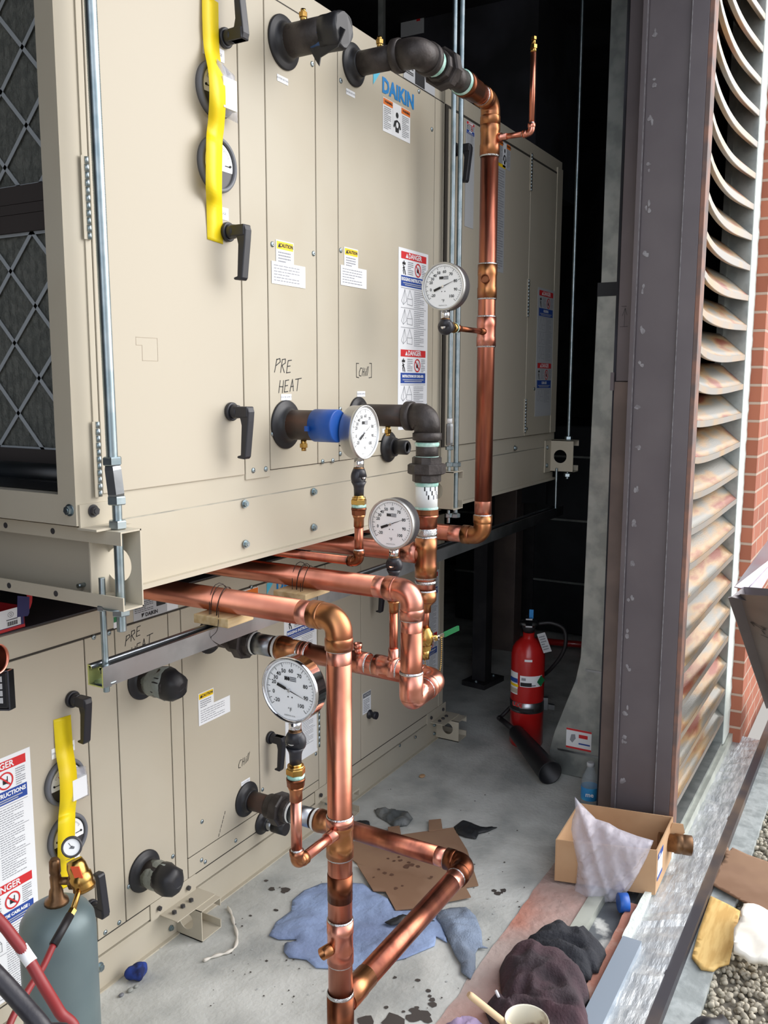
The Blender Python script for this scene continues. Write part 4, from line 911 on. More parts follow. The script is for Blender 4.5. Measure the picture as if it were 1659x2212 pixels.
# ball valve
v0 = zc_(1355); b = MB('brass'); b.lathe(pv(v0), -UZ, [(0, .014), (.008, .0165), (.014, .021), (.030, .024), (.046, .021), (.052, .0165)], n=20); b.lathe(pv(v0-.050), -UZ, [(0, .018), (.014, .018)], 'brass', 6, smooth=False); b.cyl(pv(v0-.06), pv(v0-.09), .0125, n=20)
sd = V((.3, -.95, 0)).normalized(); b.cyl(pv(v0-.028), pv(v0-.028)+sd*.036, .008, n=14); bv = b.obj('ball_valve', Cc)
hp = pv(v0-.028)+sd*.034; hd = V((.75, -.55, .30)).normalized(); sidew = sd.cross(hd).normalized()
b = MB('chrome'); b.pbox(hp-sidew*.008-hd*.012, hd*.034, sidew*.016, sd*.002); b.cyl(hp, hp+sd*.007, .006, n=6, smooth=False); h_ = b.obj('lever', bv)
b = MB('green_ink'); b.pbox(hp-sidew*.009+hd*.020-sd*.0015, hd*.048, sidew*.018, sd*.005); b.pbox(hp-sidew*.004+hd*.034-sd*.0020, hd*.022, sidew*.008, sd*.0005, 'yellow_ink'); lab(b.obj('lever_grip', bv), 'green plastic lever grip')
b = MB('brass'); c0 = hp+hd*.014; 
cpath = smoothpath([c0, c0-UZ*.05+V((0, 0, 0)), c0-UZ*.10+V((-.0, .004, 0)), c0-UZ*.125+V((-.01, .018, 0)), c0-UZ*.118+V((-.02, .035, 0)), pv(v0-.095)], 9)
for p in cpath: b.sphere(p, .0021, 'brass', 6, 4)
lab(b.obj('bead_chain', bv), 'thin ball chain')
# ================================================================ riser D
xr, yr = 2.58, 1.125; zr = 2.430; zrb = 1.124
D_ = thing('copper_riser', 'tall copper riser on the right, from black elbow and union down to a copper elbow', 'piping', (xr, yr, 1.1))
xt = 2.118; collar(p4, xt, zr, YU, .054)
b = MB('iron'); b.cyl(V((xt, YU, zr)), V((xt, yr+.055, zr)), .0302, n=32); e = b.obj('steel_pipe', D_); vent_cock(e, xt, at(820, 97, X=xt).y, zr, .029)
steel_elbow(D_, (xt, yr, zr), (0, 1, 0), (1, 0, 0), .05, .0385)
px_ = lambda x: V((x, yr, zr))
b = MB('iron'); b.cyl(px_(xt+.06), px_(xt+.13), .0302); b.obj('steel_nipple', D_)
b = MB('dope'); b.lathe(px_(xt+.075), V((1, 0, 0)), [(0, .031), (.004, .0345), (.018, .034), (.022, .031)], n=28, caps=(0, 0)); lab(b.obj('thread_sealant', D_), 'thick pale green thread sealant')
hexnut(D_, px_(xt+.105), px_(xt+.130), .040, 'iron', 'union_collar', 10); hexnut(D_, px_(xt+.126), px_(xt+.160), .053, 'iron', 'union_nut', 8); hexnut(D_, px_(xt+.158), px_(xt+.185), .038, 'iron', 'union_tail', 10)
b = MB('iron'); b.cyl(px_(xt+.18), px_(xt+.265), .0302); b.obj('steel_nipple', D_)
b = MB('dope'); b.lathe(px_(xt+.255), V((1, 0, 0)), [(0, .031), (.004, .0345), (.012, .034), (.016, .031)], n=28, caps=(0, 0)); b.obj('thread_sealant', D_)
b = MB('copper_dark'); b.lathe(px_(xt+.265), V((1, 0, 0)), [(0, .036), (.03, .036), (.036, .031), (.09, .031)], n=32); e = b.obj('adapter', D_); ring(e, px_(xt+.335), V((1, 0, 0)), R2+.002)
run(D_, [(xt+.33, yr, zr), (xr, yr, zr), (xr, yr, zrb), (xr, 2.35, zrb)], m='copper_up', em='copper_gold', pink=.05)
zd = lambda py: at(1050, py, X=xr).z
fitting(D_, (xr, yr, zd(262)), (xr, yr, zd(338)), R2+.003, 'copper_gold', 'tee')
fitting(D_, (xr, yr, zd(572)), (xr, yr, zd(645)), R2+.003, 'copper_gold', 'tee'); fitting(D_, (xr, yr, zd(685)), (xr, yr, zd(748)), R2+.003, 'copper_pink', 'tee')
q = V((xr, yr, zd(606))); dd = V((-.93, -.25, 0)).normalized(); b = MB('copper_dark'); b.cyl(q+dd*.02, q+dd*.045, .012, n=24, caps=(1, 0)); b.lathe(q+dd*.034, dd, [(0, .0135), (.016, .0135), (.016, .0112), (.002, .0112)], n=24, caps=(0, 1)); b.cyl(q+dd*.03, q+dd*.035, .011, 'ink', 20); lab(b.obj('branch_port', D_), 'short open branch port')
zh = zd(298); zq = at(1152, 95, X=xr).z
y2 = at(1148, 287, X=xr).y; ztop = at(1152, 88, X=xr+.0).z; ztop = at(1153, 85, Y=y2).z
zh2 = at(1148, 287, Y=y2).z
run(D_, [(xr, yr-.02, zh2), (xr, y2, zh2), (xr, y2, ztop-.03)], r=.0080, m='copper', bend=.013, sock=.012, em='copper_pink', name='branch_pipe', pink=0)
b = MB('copper_pink'); b.lathe(V((xr, yr-.055, zh2)), V((0, 1, 0)), [(0, .0098), (.014, .0098), (.016, .0125), (.03, .0125)], n=20); b.obj('branch_socket', D_)
b = MB('brass'); p = V((xr, y2, ztop-.035)); b.cyl(p, p+UZ*.012, .0085, n=16); b.cyl(p+UZ*.010, p+UZ*.02, .0105, n=6, smooth=False); b.cyl(p+UZ*.02, p+UZ*.036, .006, n=12); b.cyl(p+UZ*.034, p+UZ*.042, .008, n=6, smooth=False); lab(b.obj('air_vent', D_), 'small brass vent on top')
zg = at(1030, 713, X=xr-.1).z; xg = at(962, 706, Y=yr).x; zj = at(962, 706, Y=yr).z
b = MB('copper_dark'); b.cyl(V((xg+.06, yr, zj)), V((xr, yr, zj)), .0080, n=20); b.lathe(V((xr-.05, yr, zj)), V((1, 0, 0)), [(0, .0098), (.02, .0098), (.024, .013)], n=20); b.lathe(V((xg+.065, yr, zj)), V((1, 0, 0)), [(0, .0115), (.02, .0115), (.022, .0098), (.03, .0098)], n=20); b.obj('branch_pipe', D_)
b = MB('brass'); b.cyl(V((xg+.022, yr, zj)), V((xg+.03, yr, zj)), .0115, n=20); b.lathe(V((xg+.028, yr, zj)), V((1, 0, 0)), [(0, .0165), (.012, .0165)], n=6, smooth=False); b.lathe(V((xg+.042, yr, zj)), V((1, 0, 0)), [(0, .012), (.006, .0145), (.016, .0145), (.022, .012)], n=20); b.obj('bushing', D_)
b = MB('dope'); b.lathe(V((xg+.056, yr, zj)), V((1, 0, 0)), [(0, .0125), (.003, .0150), (.007, .0145)], n=20); lab(b.obj('thread_sealant', D_), 'pale thread sealant')
thermometer((xg-.018, yr, zj+.0655*.96+.046), (-1, 0, 0), 22, 'topmost dial thermometer, to the left of the tall copper riser', joint=(1, 0, 0))
# ================================================================ small run E with the sideways gauge
xe = at(775, 935, Y=1.14).x; yE_ = 1.14
E_ = thing('copper_pipe_run', 'thin copper pipe run below the side-turned thermometer', 'piping', (xe, yE_, 1.05), 'copper pipe runs')
T3 = at(775, 935, Y=yE_-.018)
te = thermometer((xe, yE_-.018, T3.z), (0, -1, 0), 33, 'dial thermometer turned sideways beside the blue pipe cap', side='chrome_soft')
tb = stem_fittings(E_, (xe, yE_, te.z))
zE = at(770, 1215, Y=yE_).z
run(E_, [(xe, yE_, tb.z), (xe, yE_, zE), (xe, 2.2, zE)], r=.0111, m='copper_up', bend=.014, sock=.014, em='copper_dark', name='branch_pipe', pink=0)
# ================================================================ threaded rods
def thread_rod(root, x, y, z0, z1, r, m='steel_zinc', pitch=.0026, fine=True, name='rod'):
    b = MB(m); L = z1-z0
    if fine:
        n = int(L/pitch); prof = []
        for i in range(n): prof += [(i*pitch, r*.91), (i*pitch+pitch*.5, r)]
        prof.append((n*pitch, r*.9)); b.lathe(V((x, y, z0)), UZ, prof, m, 14)
    else: b.cyl(V((x, y, z0)), V((x, y, z1)), r, m, 14)
    return b.obj(name, root)
def nut(root, x, y, z0, h, r, m='steel_zinc', name='hex_nut', rot=.3): return hexnut(root, V((x, y, z0)), V((x, y, z0+h)), r, m, name, 6, rot)
def washer(root, x, y, z, r): b = MB('steel_zinc'); b.cyl(V((x, y, z)), V((x, y, z+.003)), r, n=28); return b.obj('washer', root)
RX = 1.196; RY = at(256, 1180, X=RX).y; RY = max(RY, 1.25)
rzf = lambda py: at(256, py, X=RX).z
T = thing('threaded_rod', 'thick threaded rod with long coupling nut, at the left in front of the upper unit', 'threaded rod', (RX, RY, 1.1), 'hanger rods')
thread_rod(T, RX, RY, rzf(1362), rzf(1060), .0095); 
r0 = at(243, 1005, Y=RY); r1 = at(195, 0, Y=RY); dr = (r1-r0).normalized(); b = MB('steel_zinc'); prof = []
for i in range(700): prof += [(i*.0028, .0101), (i*.0028+.0014, .0113)]
b.lathe(r0, dr, prof, 'steel_zinc', 14); b.obj('rod', T)
nut(T, RX, RY, rzf(1328), .018, .018); washer(T, RX, RY, rzf(1308)-.003, .034); nut(T, RX, RY, 1.327+.001, .016, .018)
nut(T, RX, RY, rzf(1090), .016, .0185); hexnut(T, r0, r0+dr*.016, .0185, 'steel_zinc')
hexnut(T, V((RX, RY, rzf(1074))), r0, .0172, 'galv', 'coupling_nut', 6, .3)
SX = 1.178; SY = at(222, 1300, X=SX).y; sz = lambda py: at(222, py, X=SX).z
S = thing('threaded_rod', 'thin threaded rod holding up the near end of the strut channel', 'threaded rod', (SX, SY, .95), 'hanger rods')
thread_rod(S, SX, SY, sz(1492), sz(1246), .0066); nut(S, SX, SY, sz(1318), .010, .012, 'steel_zinc'); washer(S, SX, SY, sz(1466)-.004, .022); nut(S, SX, SY, sz(1480), .011, .012); nut(S, SX, SY, sz(1452), .010, .011, 'gauge_dark')
for (px, py0, py1, Xr, r, lbl) in ((970, 1130, 905, 2.652, .0062, 'thin threaded rod with coupling nut and white tip at the middle support lug'), (985, 1108, -40, 2.672, .0085, 'thick threaded rod rising to the ceiling from the middle support lug')):
    p_ = at(px, 1000, X=Xr)
    z0 = at(px, py0, X=Xr).z; z1 = at(px, py1, X=Xr).z if py1 > 0 else 3.4
    r_ = thing('threaded_rod', lbl, 'threaded rod', (Xr, p_.y, z0), 'hanger rods'); thread_rod(r_, Xr, p_.y, z0, z1, r, 'steel_zinc', .004, True)
    zf = lambda py: at(px, py, X=Xr).z
    nut(r_, Xr, p_.y, zf(1008), .014, r*1.9); nut(r_, Xr, p_.y, zf(1118), .014, r*1.9)
    if py1 > 0:
        hexnut(r_, V((Xr, p_.y, zf(962))), V((Xr, p_.y, zf(915))), .012, 'galv', 'coupling_nut', 6); nut(r_, Xr, p_.y, zf(972), .012, .013); b = MB('paper'); b.cyl(V((Xr, p_.y, zf(914))), V((Xr, p_.y, zf(904))), .009, n=12); b.obj('tip', r_)
p_ = at(974, 500, X=2.66); b = MB('steel_zinc')
r_ = thing('threaded_rod', 'left one of the paired rods rising beside the tall copper riser', 'threaded rod', (2.652, at(970, 900, X=2.652).y, 1.55), 'hanger rods'); thread_rod(r_, 2.652, at(970, 1000, X=2.652).y, at(970, 904, X=2.652).z, 3.4, .0085, 'steel_zinc', .004)
yf = at(1228, 960, X=3.79).y; r_ = thing('threaded_rod', 'rod rising from the far support lug in the dark', 'threaded rod', (3.79, yf, 1.15), 'hanger rods'); z0 = at(1228, 1035, X=3.79).z
thread_rod(r_, 3.79, yf, z0, 3.4, .0085, 'steel_zinc', .006); nut(r_, 3.79, yf, at(1228, 950, X=3.79).z, .016, .017); nut(r_, 3.79, yf, at(1228, 1030, X=3.79).z, .016, .017)
yf2 = yf+.09; r_ = thing('threaded_rod', 'short thin rod holding the far end of the strut channel', 'threaded rod', (3.73, yf2, 1.0), 'hanger rods'); p_ = at(1201, 1060, X=3.73); thread_rod(r_, 3.73, p_.y, at(1201, 1105, X=3.73).z, at(1201, 1010, X=3.73).z, .006, 'steel_zinc', .005)
# ================================================================ strut channel, wood blocks, tie wires
YS = SY; zst = at(222, 1425, X=SX).z
def strut(x0, x1, y, zt, m1='galv', label='', name='strut_channel'):
    b = MB(m1); w, t, h = .0206, .0025, .041
    prof = [(-w, 0), (-w, -h), (w, -h), (w, 0), (w-.009, 0), (w-.009, -.007), (w-.0115, -.007), (w-.0115, -t), (w-t, -t), (w-t, -h+t), (-w+t, -h+t), (-w+t, -t), (-w+.0115, -t), (-w+.0115, -.007), (-w+.009, -.007), (-w+.009, 0)]
    n = len(prof); vs = [V((x0, y+a, zt+c)) for a, c in prof]+[V((x1, y+a, zt+c)) for a, c in prof]
    b.add(vs, [(i, (i+1) % n, (i+1) % n+n, i+n) for i in range(n)], m1)
    k = len(b.v)
    # end faces as strips
    q = [(0, 1, 10, 11), (1, 2, 9, 10), (2, 3, 8, 9), (0, 11, 12), (12, 13, 14), (12, 14, 15, 0), (3, 4, 5), (5, 6, 7), (3, 5, 7, 8)]
    for f in q: b.f.append(list(f)); b.m.append('zinc_yellow'); b.sm.append(False); b.f.append([i+n for i in f][::-1]); b.m.append('zinc_yellow'); b.sm.append(False)
    b.box(x0, x0+.002, y-w+t, y-w+t+.0008, zt-h+t, zt-t, 'zinc_yellow'); b.box(x0+.0, x0+.05, y+w-t-.0008, y+w-t-.0002, zt-h+t, zt-t, 'zinc_yellow')
    o = b.obj(name); return tag(o, label, 'strut channel')
ztS = ZT-R2-.022
strut(at(205, 1440, Y=YS).x, 3.82, YS, ztS, 'galv', 'long galvanised strut channel hung level below the upper unit')
def woodblock(x, y, a, b_, h, label):
    q = MB('wood'); q.box(x-a, x+a, y-b_, y+b_, ztS+.0005, ztS+h-.0005); return tag(q.obj('wood_shim', bevel=.002), label, 'wood block', 'wood shims under the pipes')
woodblock(XR-.002, YS, .045, .05, .0215, 'pale wood shim between strut channel and nearest copper pipe')
woodblock(XB2-.01, YS, .055, .05, .0165, 'pale wood shim between strut channel and second copper pipe')
def tie(x, zc, label):
    b = MB('wire')
    for k in range(4):
        ph = random.uniform(-.01, .01); pts = []
        for i in range(25):
            a = 2*math.pi*i/24; rr = .034+.004*math.sin(3*a+k)
            yy = YS+ph+k*.006-.01+.006*math.sin(2*a+k); pts.append(V((x+rr*math.cos(a), yy, zc-.028+(rr+.028)*math.sin(a))))
        b.tube(pts, .0009, 'wire', 6)
    b.tube(smoothpath([V((x-.03, YS-.01, zc-.01)), V((x-.06, YS-.03, zc-.05)), V((x-.07, YS-.02, zc-.07)), V((x-.03, YS-.025, zc-.10))]), .0008, 'wire', 6)
    return tag(b.obj('tie_wire'), label, 'wire', 'tie wires round pipes and strut')
tie(XR, ZT, 'rusty tie wire wound round the nearest copper pipe and strut channel'); tie(XB2, zB, 'rusty tie wire wound round the second copper pipe and strut channel')
# ================================================================ room shell
def sbox(name, x0, x1, y0, y1, z0, z1, m, label=None):
    return struct(MB(m).box(x0, x1, y0, y1, z0, z1).obj(name), label)
sbox('floor', -1.6, 7.2, .78, 3.9, -.12, 0, 'concrete', 'grey stained concrete floor of the mechanical room')
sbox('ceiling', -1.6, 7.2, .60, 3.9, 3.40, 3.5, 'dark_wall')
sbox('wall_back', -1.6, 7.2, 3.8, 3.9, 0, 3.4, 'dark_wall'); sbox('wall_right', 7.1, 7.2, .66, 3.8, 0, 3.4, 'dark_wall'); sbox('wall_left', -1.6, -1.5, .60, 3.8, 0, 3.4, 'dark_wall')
XBR = 4.12; YO = .46      # brick jamb and outer brick face
q = at(1604, 1048, X=XBR); q2 = at(1632, 1048, X=XBR)
YIN, YO = q.y, q2.y
sbox('wall_front', XBR, 9.0, YO, YIN+.12, -.06, 3.9, 'brick', 'red brick wall beside the louver')
sbox('trim_1', -1.6, XBR, YO+.0, YIN+.12, 3.42, 3.9, 'brick', 'brick above the opening')
sbox('wall_inner', 3.05, 7.1, .80, .86, 0, 3.4, 'dark_wall', 'dark inner lining behind the louver')
# threshold strips along the opening
def strip(name, y0, y1, z, m, x0=-1.2, x1=4.2, label=None, zb=-.12, jag=0, bump=0.):
    b = MB(m); n = 180; ys = [y0, y0+(y1-y0)*.33, y0+(y1-y0)*.66, y1]; vs = []; fs = []
    for i in range(n+1):
        x = x0+(x1-x0)*i/n
        for j, y in enumerate(ys):
            jj = jag*N(x, j, 1, 14) if j in (0, 3) else 0
            vs.append(V((x, y+jj, z+bump*N(x, y, 3, 16))))
        vs.append(V((x, y1+(jag*N(x, 3, 1, 14)), zb))); vs.append(V((x, y0+(jag*N(x, 0, 1, 14)), zb)))
    k = 6
    for i in range(n):
        for j in range(k): a = i*k+j; c = i*k+(j+1) % k; fs.append((a, a+k, c+k, c) if True else 0)
    fs = [f[::-1] for f in fs]
    b.add(vs, fs, m); b.f.append(list(range(k))); b.m.append(m); b.sm.append(False); b.f.append([n*k+j for j in range(k)][::-1]); b.m.append(m); b.sm.append(False)
    return struct(b.obj(name), label)
sc = lambda y, z: y*(1.6-z)/1.6
strip('trim_2', .742, .905, .004, 'masonry', x1=2.95, label='weathered pinkish masonry curb along the floor', jag=.006, bump=.004)
strip('trim_3', .700, .742, .010, 'cream_trim', x0=2.30, x1=3.3, label='cream painted metal channel')
strip('trim_4', .620, .700, -.02, 'membrane', x1=3.3, label='grey membrane strip with white splashes')
strip('trim_5', .585, .622, .006, 'masonry_red', x0=-1.2, x1=2.62, label='strip of red brick edge', jag=.004, bump=.003)
strip('trim_6', .534, .588, .026, 'plate', x0=-1.2, x1=2.41, label='flat grey metal plate on the sill')
strip('trim_7', .450, .585, .008, 'silver', label='sill flashing coated in silvery mastic', bump=.012)
strip('trim_8', .570, .592, .022, 'caulk', x0=2.41, x1=4.1, label='white sealant bead on the sill', jag=.004)
strip('trim_9', .420, .452, .004, 'black_edge', x0=-1.2, x1=6, label='dark metal edge strip of the sill')
strip('trim_10', .345, .422, -.03, 'ledge', x0=-1.2, x1=6, label='pale concrete ledge beside the gravel')
struct(MB('stone_bed').box(-2, 12, -6, .36, -.14, -.065).obj('ground'), 'bed under the roof gravel')
# gravel
b = MB('stone'); ico = [V((0, 0, -1)), V((.72, -.53, -.45)), V((-.28, -.85, -.45)), V((-.89, 0, -.45)), V((-.28, .85, -.45)), V((.72, .53, -.45)), V((.28, -.85, .45)), V((-.72, -.53, .45)), V((-.72, .53, .45)), V((.28, .85, .45)), V((.89, 0, .45)), V((0, 0, 1))]
icf = [(0, 1, 2), (1, 0, 5), (0, 2, 3), (0, 3, 4), (0, 4, 5), (1, 5, 10), (2, 1, 6), (3, 2, 7), (4, 3, 8), (5, 4, 9), (1, 10, 6), (2, 6, 7), (3, 7, 8), (4, 8, 9), (5, 9, 10), (6, 10, 11), (7, 6, 11), (8, 7, 11), (9, 8, 11), (10, 9, 11)]
icf = [f[::-1] for f in icf]
for i in range(9000):
    x = 1.75+3.4*random.random()**1.3; y = .345-.62*random.random()
    s = random.uniform(.0065, .0120); R_ = Matrix.Rotation(random.random()*6, 3, 'Z') @ Matrix.Rotation(random.random()*6, 3, 'X')
    c = V((x, y, -.064+random.random()*.016)); sx, sy = random.uniform(.8, 1.4), random.uniform(.7, 1.1)
    b.add([c+R_ @ V((p.x*s*sx, p.y*s*sy, p.z*s*.8)) for p in ico], icf, 'stone', True)
tag(b.obj('gravel'), 'pale round roof gravel spread outside the sill', 'gravel', kind='stuff')
# ================================================================ column beside the louver
XCOL = 2.97
yc = lambda px, py=700, X=XCOL: at(px, py, X=X).y
ct = thing('steel_column', 'dark brown steel column clad in folded metal between the opening and the louver', 'column', (XCOL, .7, 0))
e0, e1, e2, e3, e4 = yc(1362), yc(1374), yc(1464), yc(1499), yc(1509)
def prism(name, pts, z0, z1, m, root, label=None):
    b = MB(m); b.poly(V((0, 0, z1)), UX, V((0, 1, 0)), pts, m, z1-z0); o = b.obj(name, root, bevel=.0015)
    return lab(o, label) if label else o
ZC = 3.40
prism('web_cladding', [(XCOL+.006, e1), (XCOL+.010, e2), (XCOL+.05, e2), (XCOL+.05, e1)], 0, ZC, 'brown_steel', ct)
prism('corner_fold', [(XCOL-.006, e0), (XCOL-.006, e1+.003), (XCOL+.006, e1), (XCOL+.05, e1), (XCOL+.05, e0)], 0, ZC, 'brown_steel', ct)
prism('flange', [(XCOL-.004, e2), (XCOL-.001, e3), (XCOL+.05, e3), (XCOL+.05, e2)], 0, ZC, 'brown_steel', ct)
b = MB('scuff'); b.box(XCOL-.0075, XCOL-.0045, e2-.0015, e2+.0005, 0, ZC); b.box(XCOL-.0072, XCOL-.0062, e1+.0005, e1+.002, 0, ZC); lab(b.obj('worn_edge', ct), 'scratched pale edges')
prism('rusty_edge', [(XCOL, e3), (XCOL, e4), (XCOL+.06, e4), (XCOL+.06, e3)], 0, ZC, 'rust_edge', ct, 'thin rusty edge strip')
xk = XCOL+.05; ya, yb_ = at(1330, 700, X=xk).y, e0+.004
zj = at(1345, 824, X=xk).z
prism('side_strip', [(xk, yb_), (xk+.01, ya), (xk+.06, ya), (xk+.06, yb_)], 0, zj-.001, 'brown_strip', ct); prism('side_strip', [(xk+.003, yb_), (xk+.012, ya-.004), (xk+.06, ya-.004), (xk+.06, yb_)], zj+.001, ZC, 'brown_steel', ct)
b = MB('brown_steel'); b.box(xk+.004, xk+.02, ya, ya+.012, zj-.03, zj+.03); b.obj('clip', ct)
b = MB('ink'); zz1 = at(1340, 662, X=xk).z; zz0 = at(1340, 706, X=xk).z
o = V((xk+.001, 0, 0)); u = V((0, -1, 0)); ym = -(ya+yb_)/2
b.stroke([(ym-.014, zz0), (ym+.010, zz0+.001)], .0014, o, u, UZ); b.stroke([(ym-.012, zz1), (ym+.004, zz1)], .0014, o, u, UZ); b.stroke([(ym-.001, zz0), (ym, zz1-.006)], .0012, o, u, UZ); b.stroke([(ym-.008, zz1-.03), (ym, zz1-.006), (ym+.007, zz1-.028)], .0012, o, u, UZ)
lab(b.obj('marker_writing', ct), 'black marker arrow between two lines')
b = MB('scuff')
for i in range(22):
    z = .25+i*.127+random.uniform(-.02, .02)
    for k in range(3):
        yy = e1-.012-random.uniform(0, .014); zz_ = z+random.uniform(-.014, .014); w_, h_ = random.uniform(.003, .010), random.uniform(.004, .012)
        b.poly(V((XCOL+.0052-k*.0003, yy, zz_)), V((0, -1, 0)), UZ, [(w_*math.cos(a)*random.uniform(.6, 1.1), h_*math.sin(a)*random.uniform(.6, 1.1)) for a in [j*.7 for j in range(9)]], 'scuff')
lab(b.obj('weld_mark', ct), 'row of pale chalky smudges')
# ================================================================ louver
lv = thing('wall_louver', 'tall metal louver with warped, heat-stained sloping blades beside the brick wall', 'louver', (3.5, .57, .05))
YLV = .575; XL0 = XCOL+.055; XL1 = at(1602, 879, Y=YLV).x
rz = [at(px, py, Y=YLV).z for px, py in ((1619, 647), (1616, 707), (1612, 764), (1608, 821), (1603, 879), (1600, 936), (1595, 993), (1592, 1045), (1588, 1097))]
pitch = .1185
zs_l = []; zt_ = 1.604
while zt_+pitch < 3.35: zt_ += pitch
while zt_ > .10: zs_l.append(zt_); zt_ -= pitch
random.seed(11)
for i, z in enumerate(zs_l):
    # how far this blade sags in the middle; the upper ones are badly warped
    k = max(0, min(1, (z-1.35)/1.5)); sag = .005+.055*k+random.uniform(-.004, .006); skew = .35
    dep, rise = .095, .085; n = 16; mm = 5; b = MB('louver'); vs = []; fs = []
    for a in range(n+1):
        t = a/n; x = XL0+(XL1-XL0)*t; s = sag*(math.sin(math.pi*t**.72))*(1-.2*t); 
        for c in range(mm+1):
            w_ = c/mm; yy = YLV+dep*w_; zz_ = z+rise*w_-s*(1-.55*w_)
            vs.append(V((x, yy, zz_)))
    K = mm+1
    for a in range(n):
        for c in range(mm): fs.append((a*K+c, a*K+c+1, (a+1)*K+c+1, (a+1)*K+c))
    b.add(vs, [f[::-1] for f in fs], 'louver', True)
    lp_ = [vs[a*K]+V((0, -.0012, .0012)) for a in range(n+1)]+[vs[a*K]+V((0, -.0005, -.020)) for a in range(n+1)]
    b.add(lp_, [(a, a+n+1, a+n+2, a+1) for a in range(n)], 'louver_clean', False)
    b.add([q_+V((0, .0, 0)) for q_ in lp_[n+1:]]+[q_+V((0, .014, .002)) for q_ in lp_[n+1:]], [(a, a+n+1, a+n+2, a+1) for a in range(n)], 'louver_clean', False)
    b.obj('louver_blade', lv, solid=.0022)
b = MB('galv_duct'); b.box(XL1-.001, XL1+.004, YLV-.002, YLV+.11, .05, 3.40, 'galv_duct'); b.box(XL1-.03, XL1-.001, YLV+.085, YLV+.11, .05, 3.4, 'galv_duct'); b.box(XL0-.01, XL0+.012, YLV+.0, YLV+.11, .05, 3.40, 'brown_steel'); b.box(XL0, XL1, YLV, YLV+.12, .045, .06, 'galv_duct'); b.box(XL0, XL1, YLV, YLV+.11, 3.38, 3.41, 'galv_duct')
b.obj('louver_frame', lv)
b = MB('caulk'); nz = 160; vs = []; fs = []
for i in range(nz+1):
    zz_ = .05+3.35*i/nz; j = .004*N(0, zz_, 5, 25)
    vs += [V((XL1+.006, YLV+.03, zz_)), V((XL1+.005, YLV-.004, zz_)), V((XL1+.03, YLV-.006, zz_)), V((XBR-.003, YIN-.006+j, zz_)), V((XBR+.01, YIN-.006+j, zz_)), V((XBR+.01, YLV+.03, zz_))]
for i in range(nz):
    for j in range(6): a = i*6+j; c = i*6+(j+1) % 6; fs.append((a, c, c+6, a+6))
b.add(vs, fs, 'caulk'); struct(b.obj('trim_11'), 'pale sealant joint between louver and brick')
b = MB('cream_trim'); b.box(XCOL+.06, XBR, YLV-.02, YLV+.10, .0, .046); struct(b.obj('trim_12'), 'sloped metal sill under the louver')
# ================================================================ things in the dark part of the room
def tb(name, label, cat, m, *boxes, **k):
    b = MB(m)
    for q in boxes: b.box(*q)
    return tag(b.obj(name, bevel=k.get('bevel', 0)), label, cat, k.get('group'))
# galvanised duct: flat sided, flaring at the foot
dx_ = 3.42; pts = []
for px, py in ((1330, 1300), (1318, 560)): pass
prof = [at(px, py, X=dx_) for px, py in ((1188, 1690), (1186, 1622), (1198, 1580), (1222, 1520), (1243, 1470), (1254, 1420), (1257, 1370), (1290, 640))]
poly_ = [(-q.y, q.z) for q in prof]; poly_[0] = (poly_[0][0], 0.002)
poly_ += [(-.87, prof[-1].z), (-.87, .002)]
d = thing('sheet_metal_duct', 'galvanised sheet metal duct with a flared foot behind the column', 'duct', (dx_+.2, 1.0, 0))
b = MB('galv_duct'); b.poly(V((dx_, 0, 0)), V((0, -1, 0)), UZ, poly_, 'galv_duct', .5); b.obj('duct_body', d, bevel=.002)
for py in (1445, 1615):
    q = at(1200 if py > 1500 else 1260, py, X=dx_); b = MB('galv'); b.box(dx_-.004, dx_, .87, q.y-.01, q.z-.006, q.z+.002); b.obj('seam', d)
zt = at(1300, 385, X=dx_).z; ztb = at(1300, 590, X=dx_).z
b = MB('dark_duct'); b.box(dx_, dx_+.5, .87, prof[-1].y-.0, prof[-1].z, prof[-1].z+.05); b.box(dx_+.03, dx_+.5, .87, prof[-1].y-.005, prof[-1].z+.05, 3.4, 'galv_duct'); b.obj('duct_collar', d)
q = at(1224, 1571, X=dx_); q2_ = at(1277, 1620, X=dx_); b = MB('paper'); o = V((dx_-.001, 0, 0)); u = V((0, -1, 0)); W = q.y-q2_.y; o = V((dx_-.001, q.y, q.z)); b.rect(o, u, UZ, 0, -.085, W, 0, 'paper', .0006); l_ = o-UX*.0006
b.rect(l_, u, UZ, 0, -.008, W, 0, 'red_ink'); b.rect(l_, u, UZ, 0, -.085, W, -.077, 'red_ink'); b.rect(l_, u, UZ, W*.5, -.035, W*.85, -.020, 'red_ink'); b.rect(l_, u, UZ, W*.5, -.062, W*.95, -.056, 'blue_ink'); b.poly(l_, u, UZ, [(W*.15, -.05), (W*.2, -.025), (W*.35, -.022), (W*.38, -.04), (W*.25, -.06)], 'ink_soft'); lab(b.obj('sticker', d), 'white sticker with pink border')
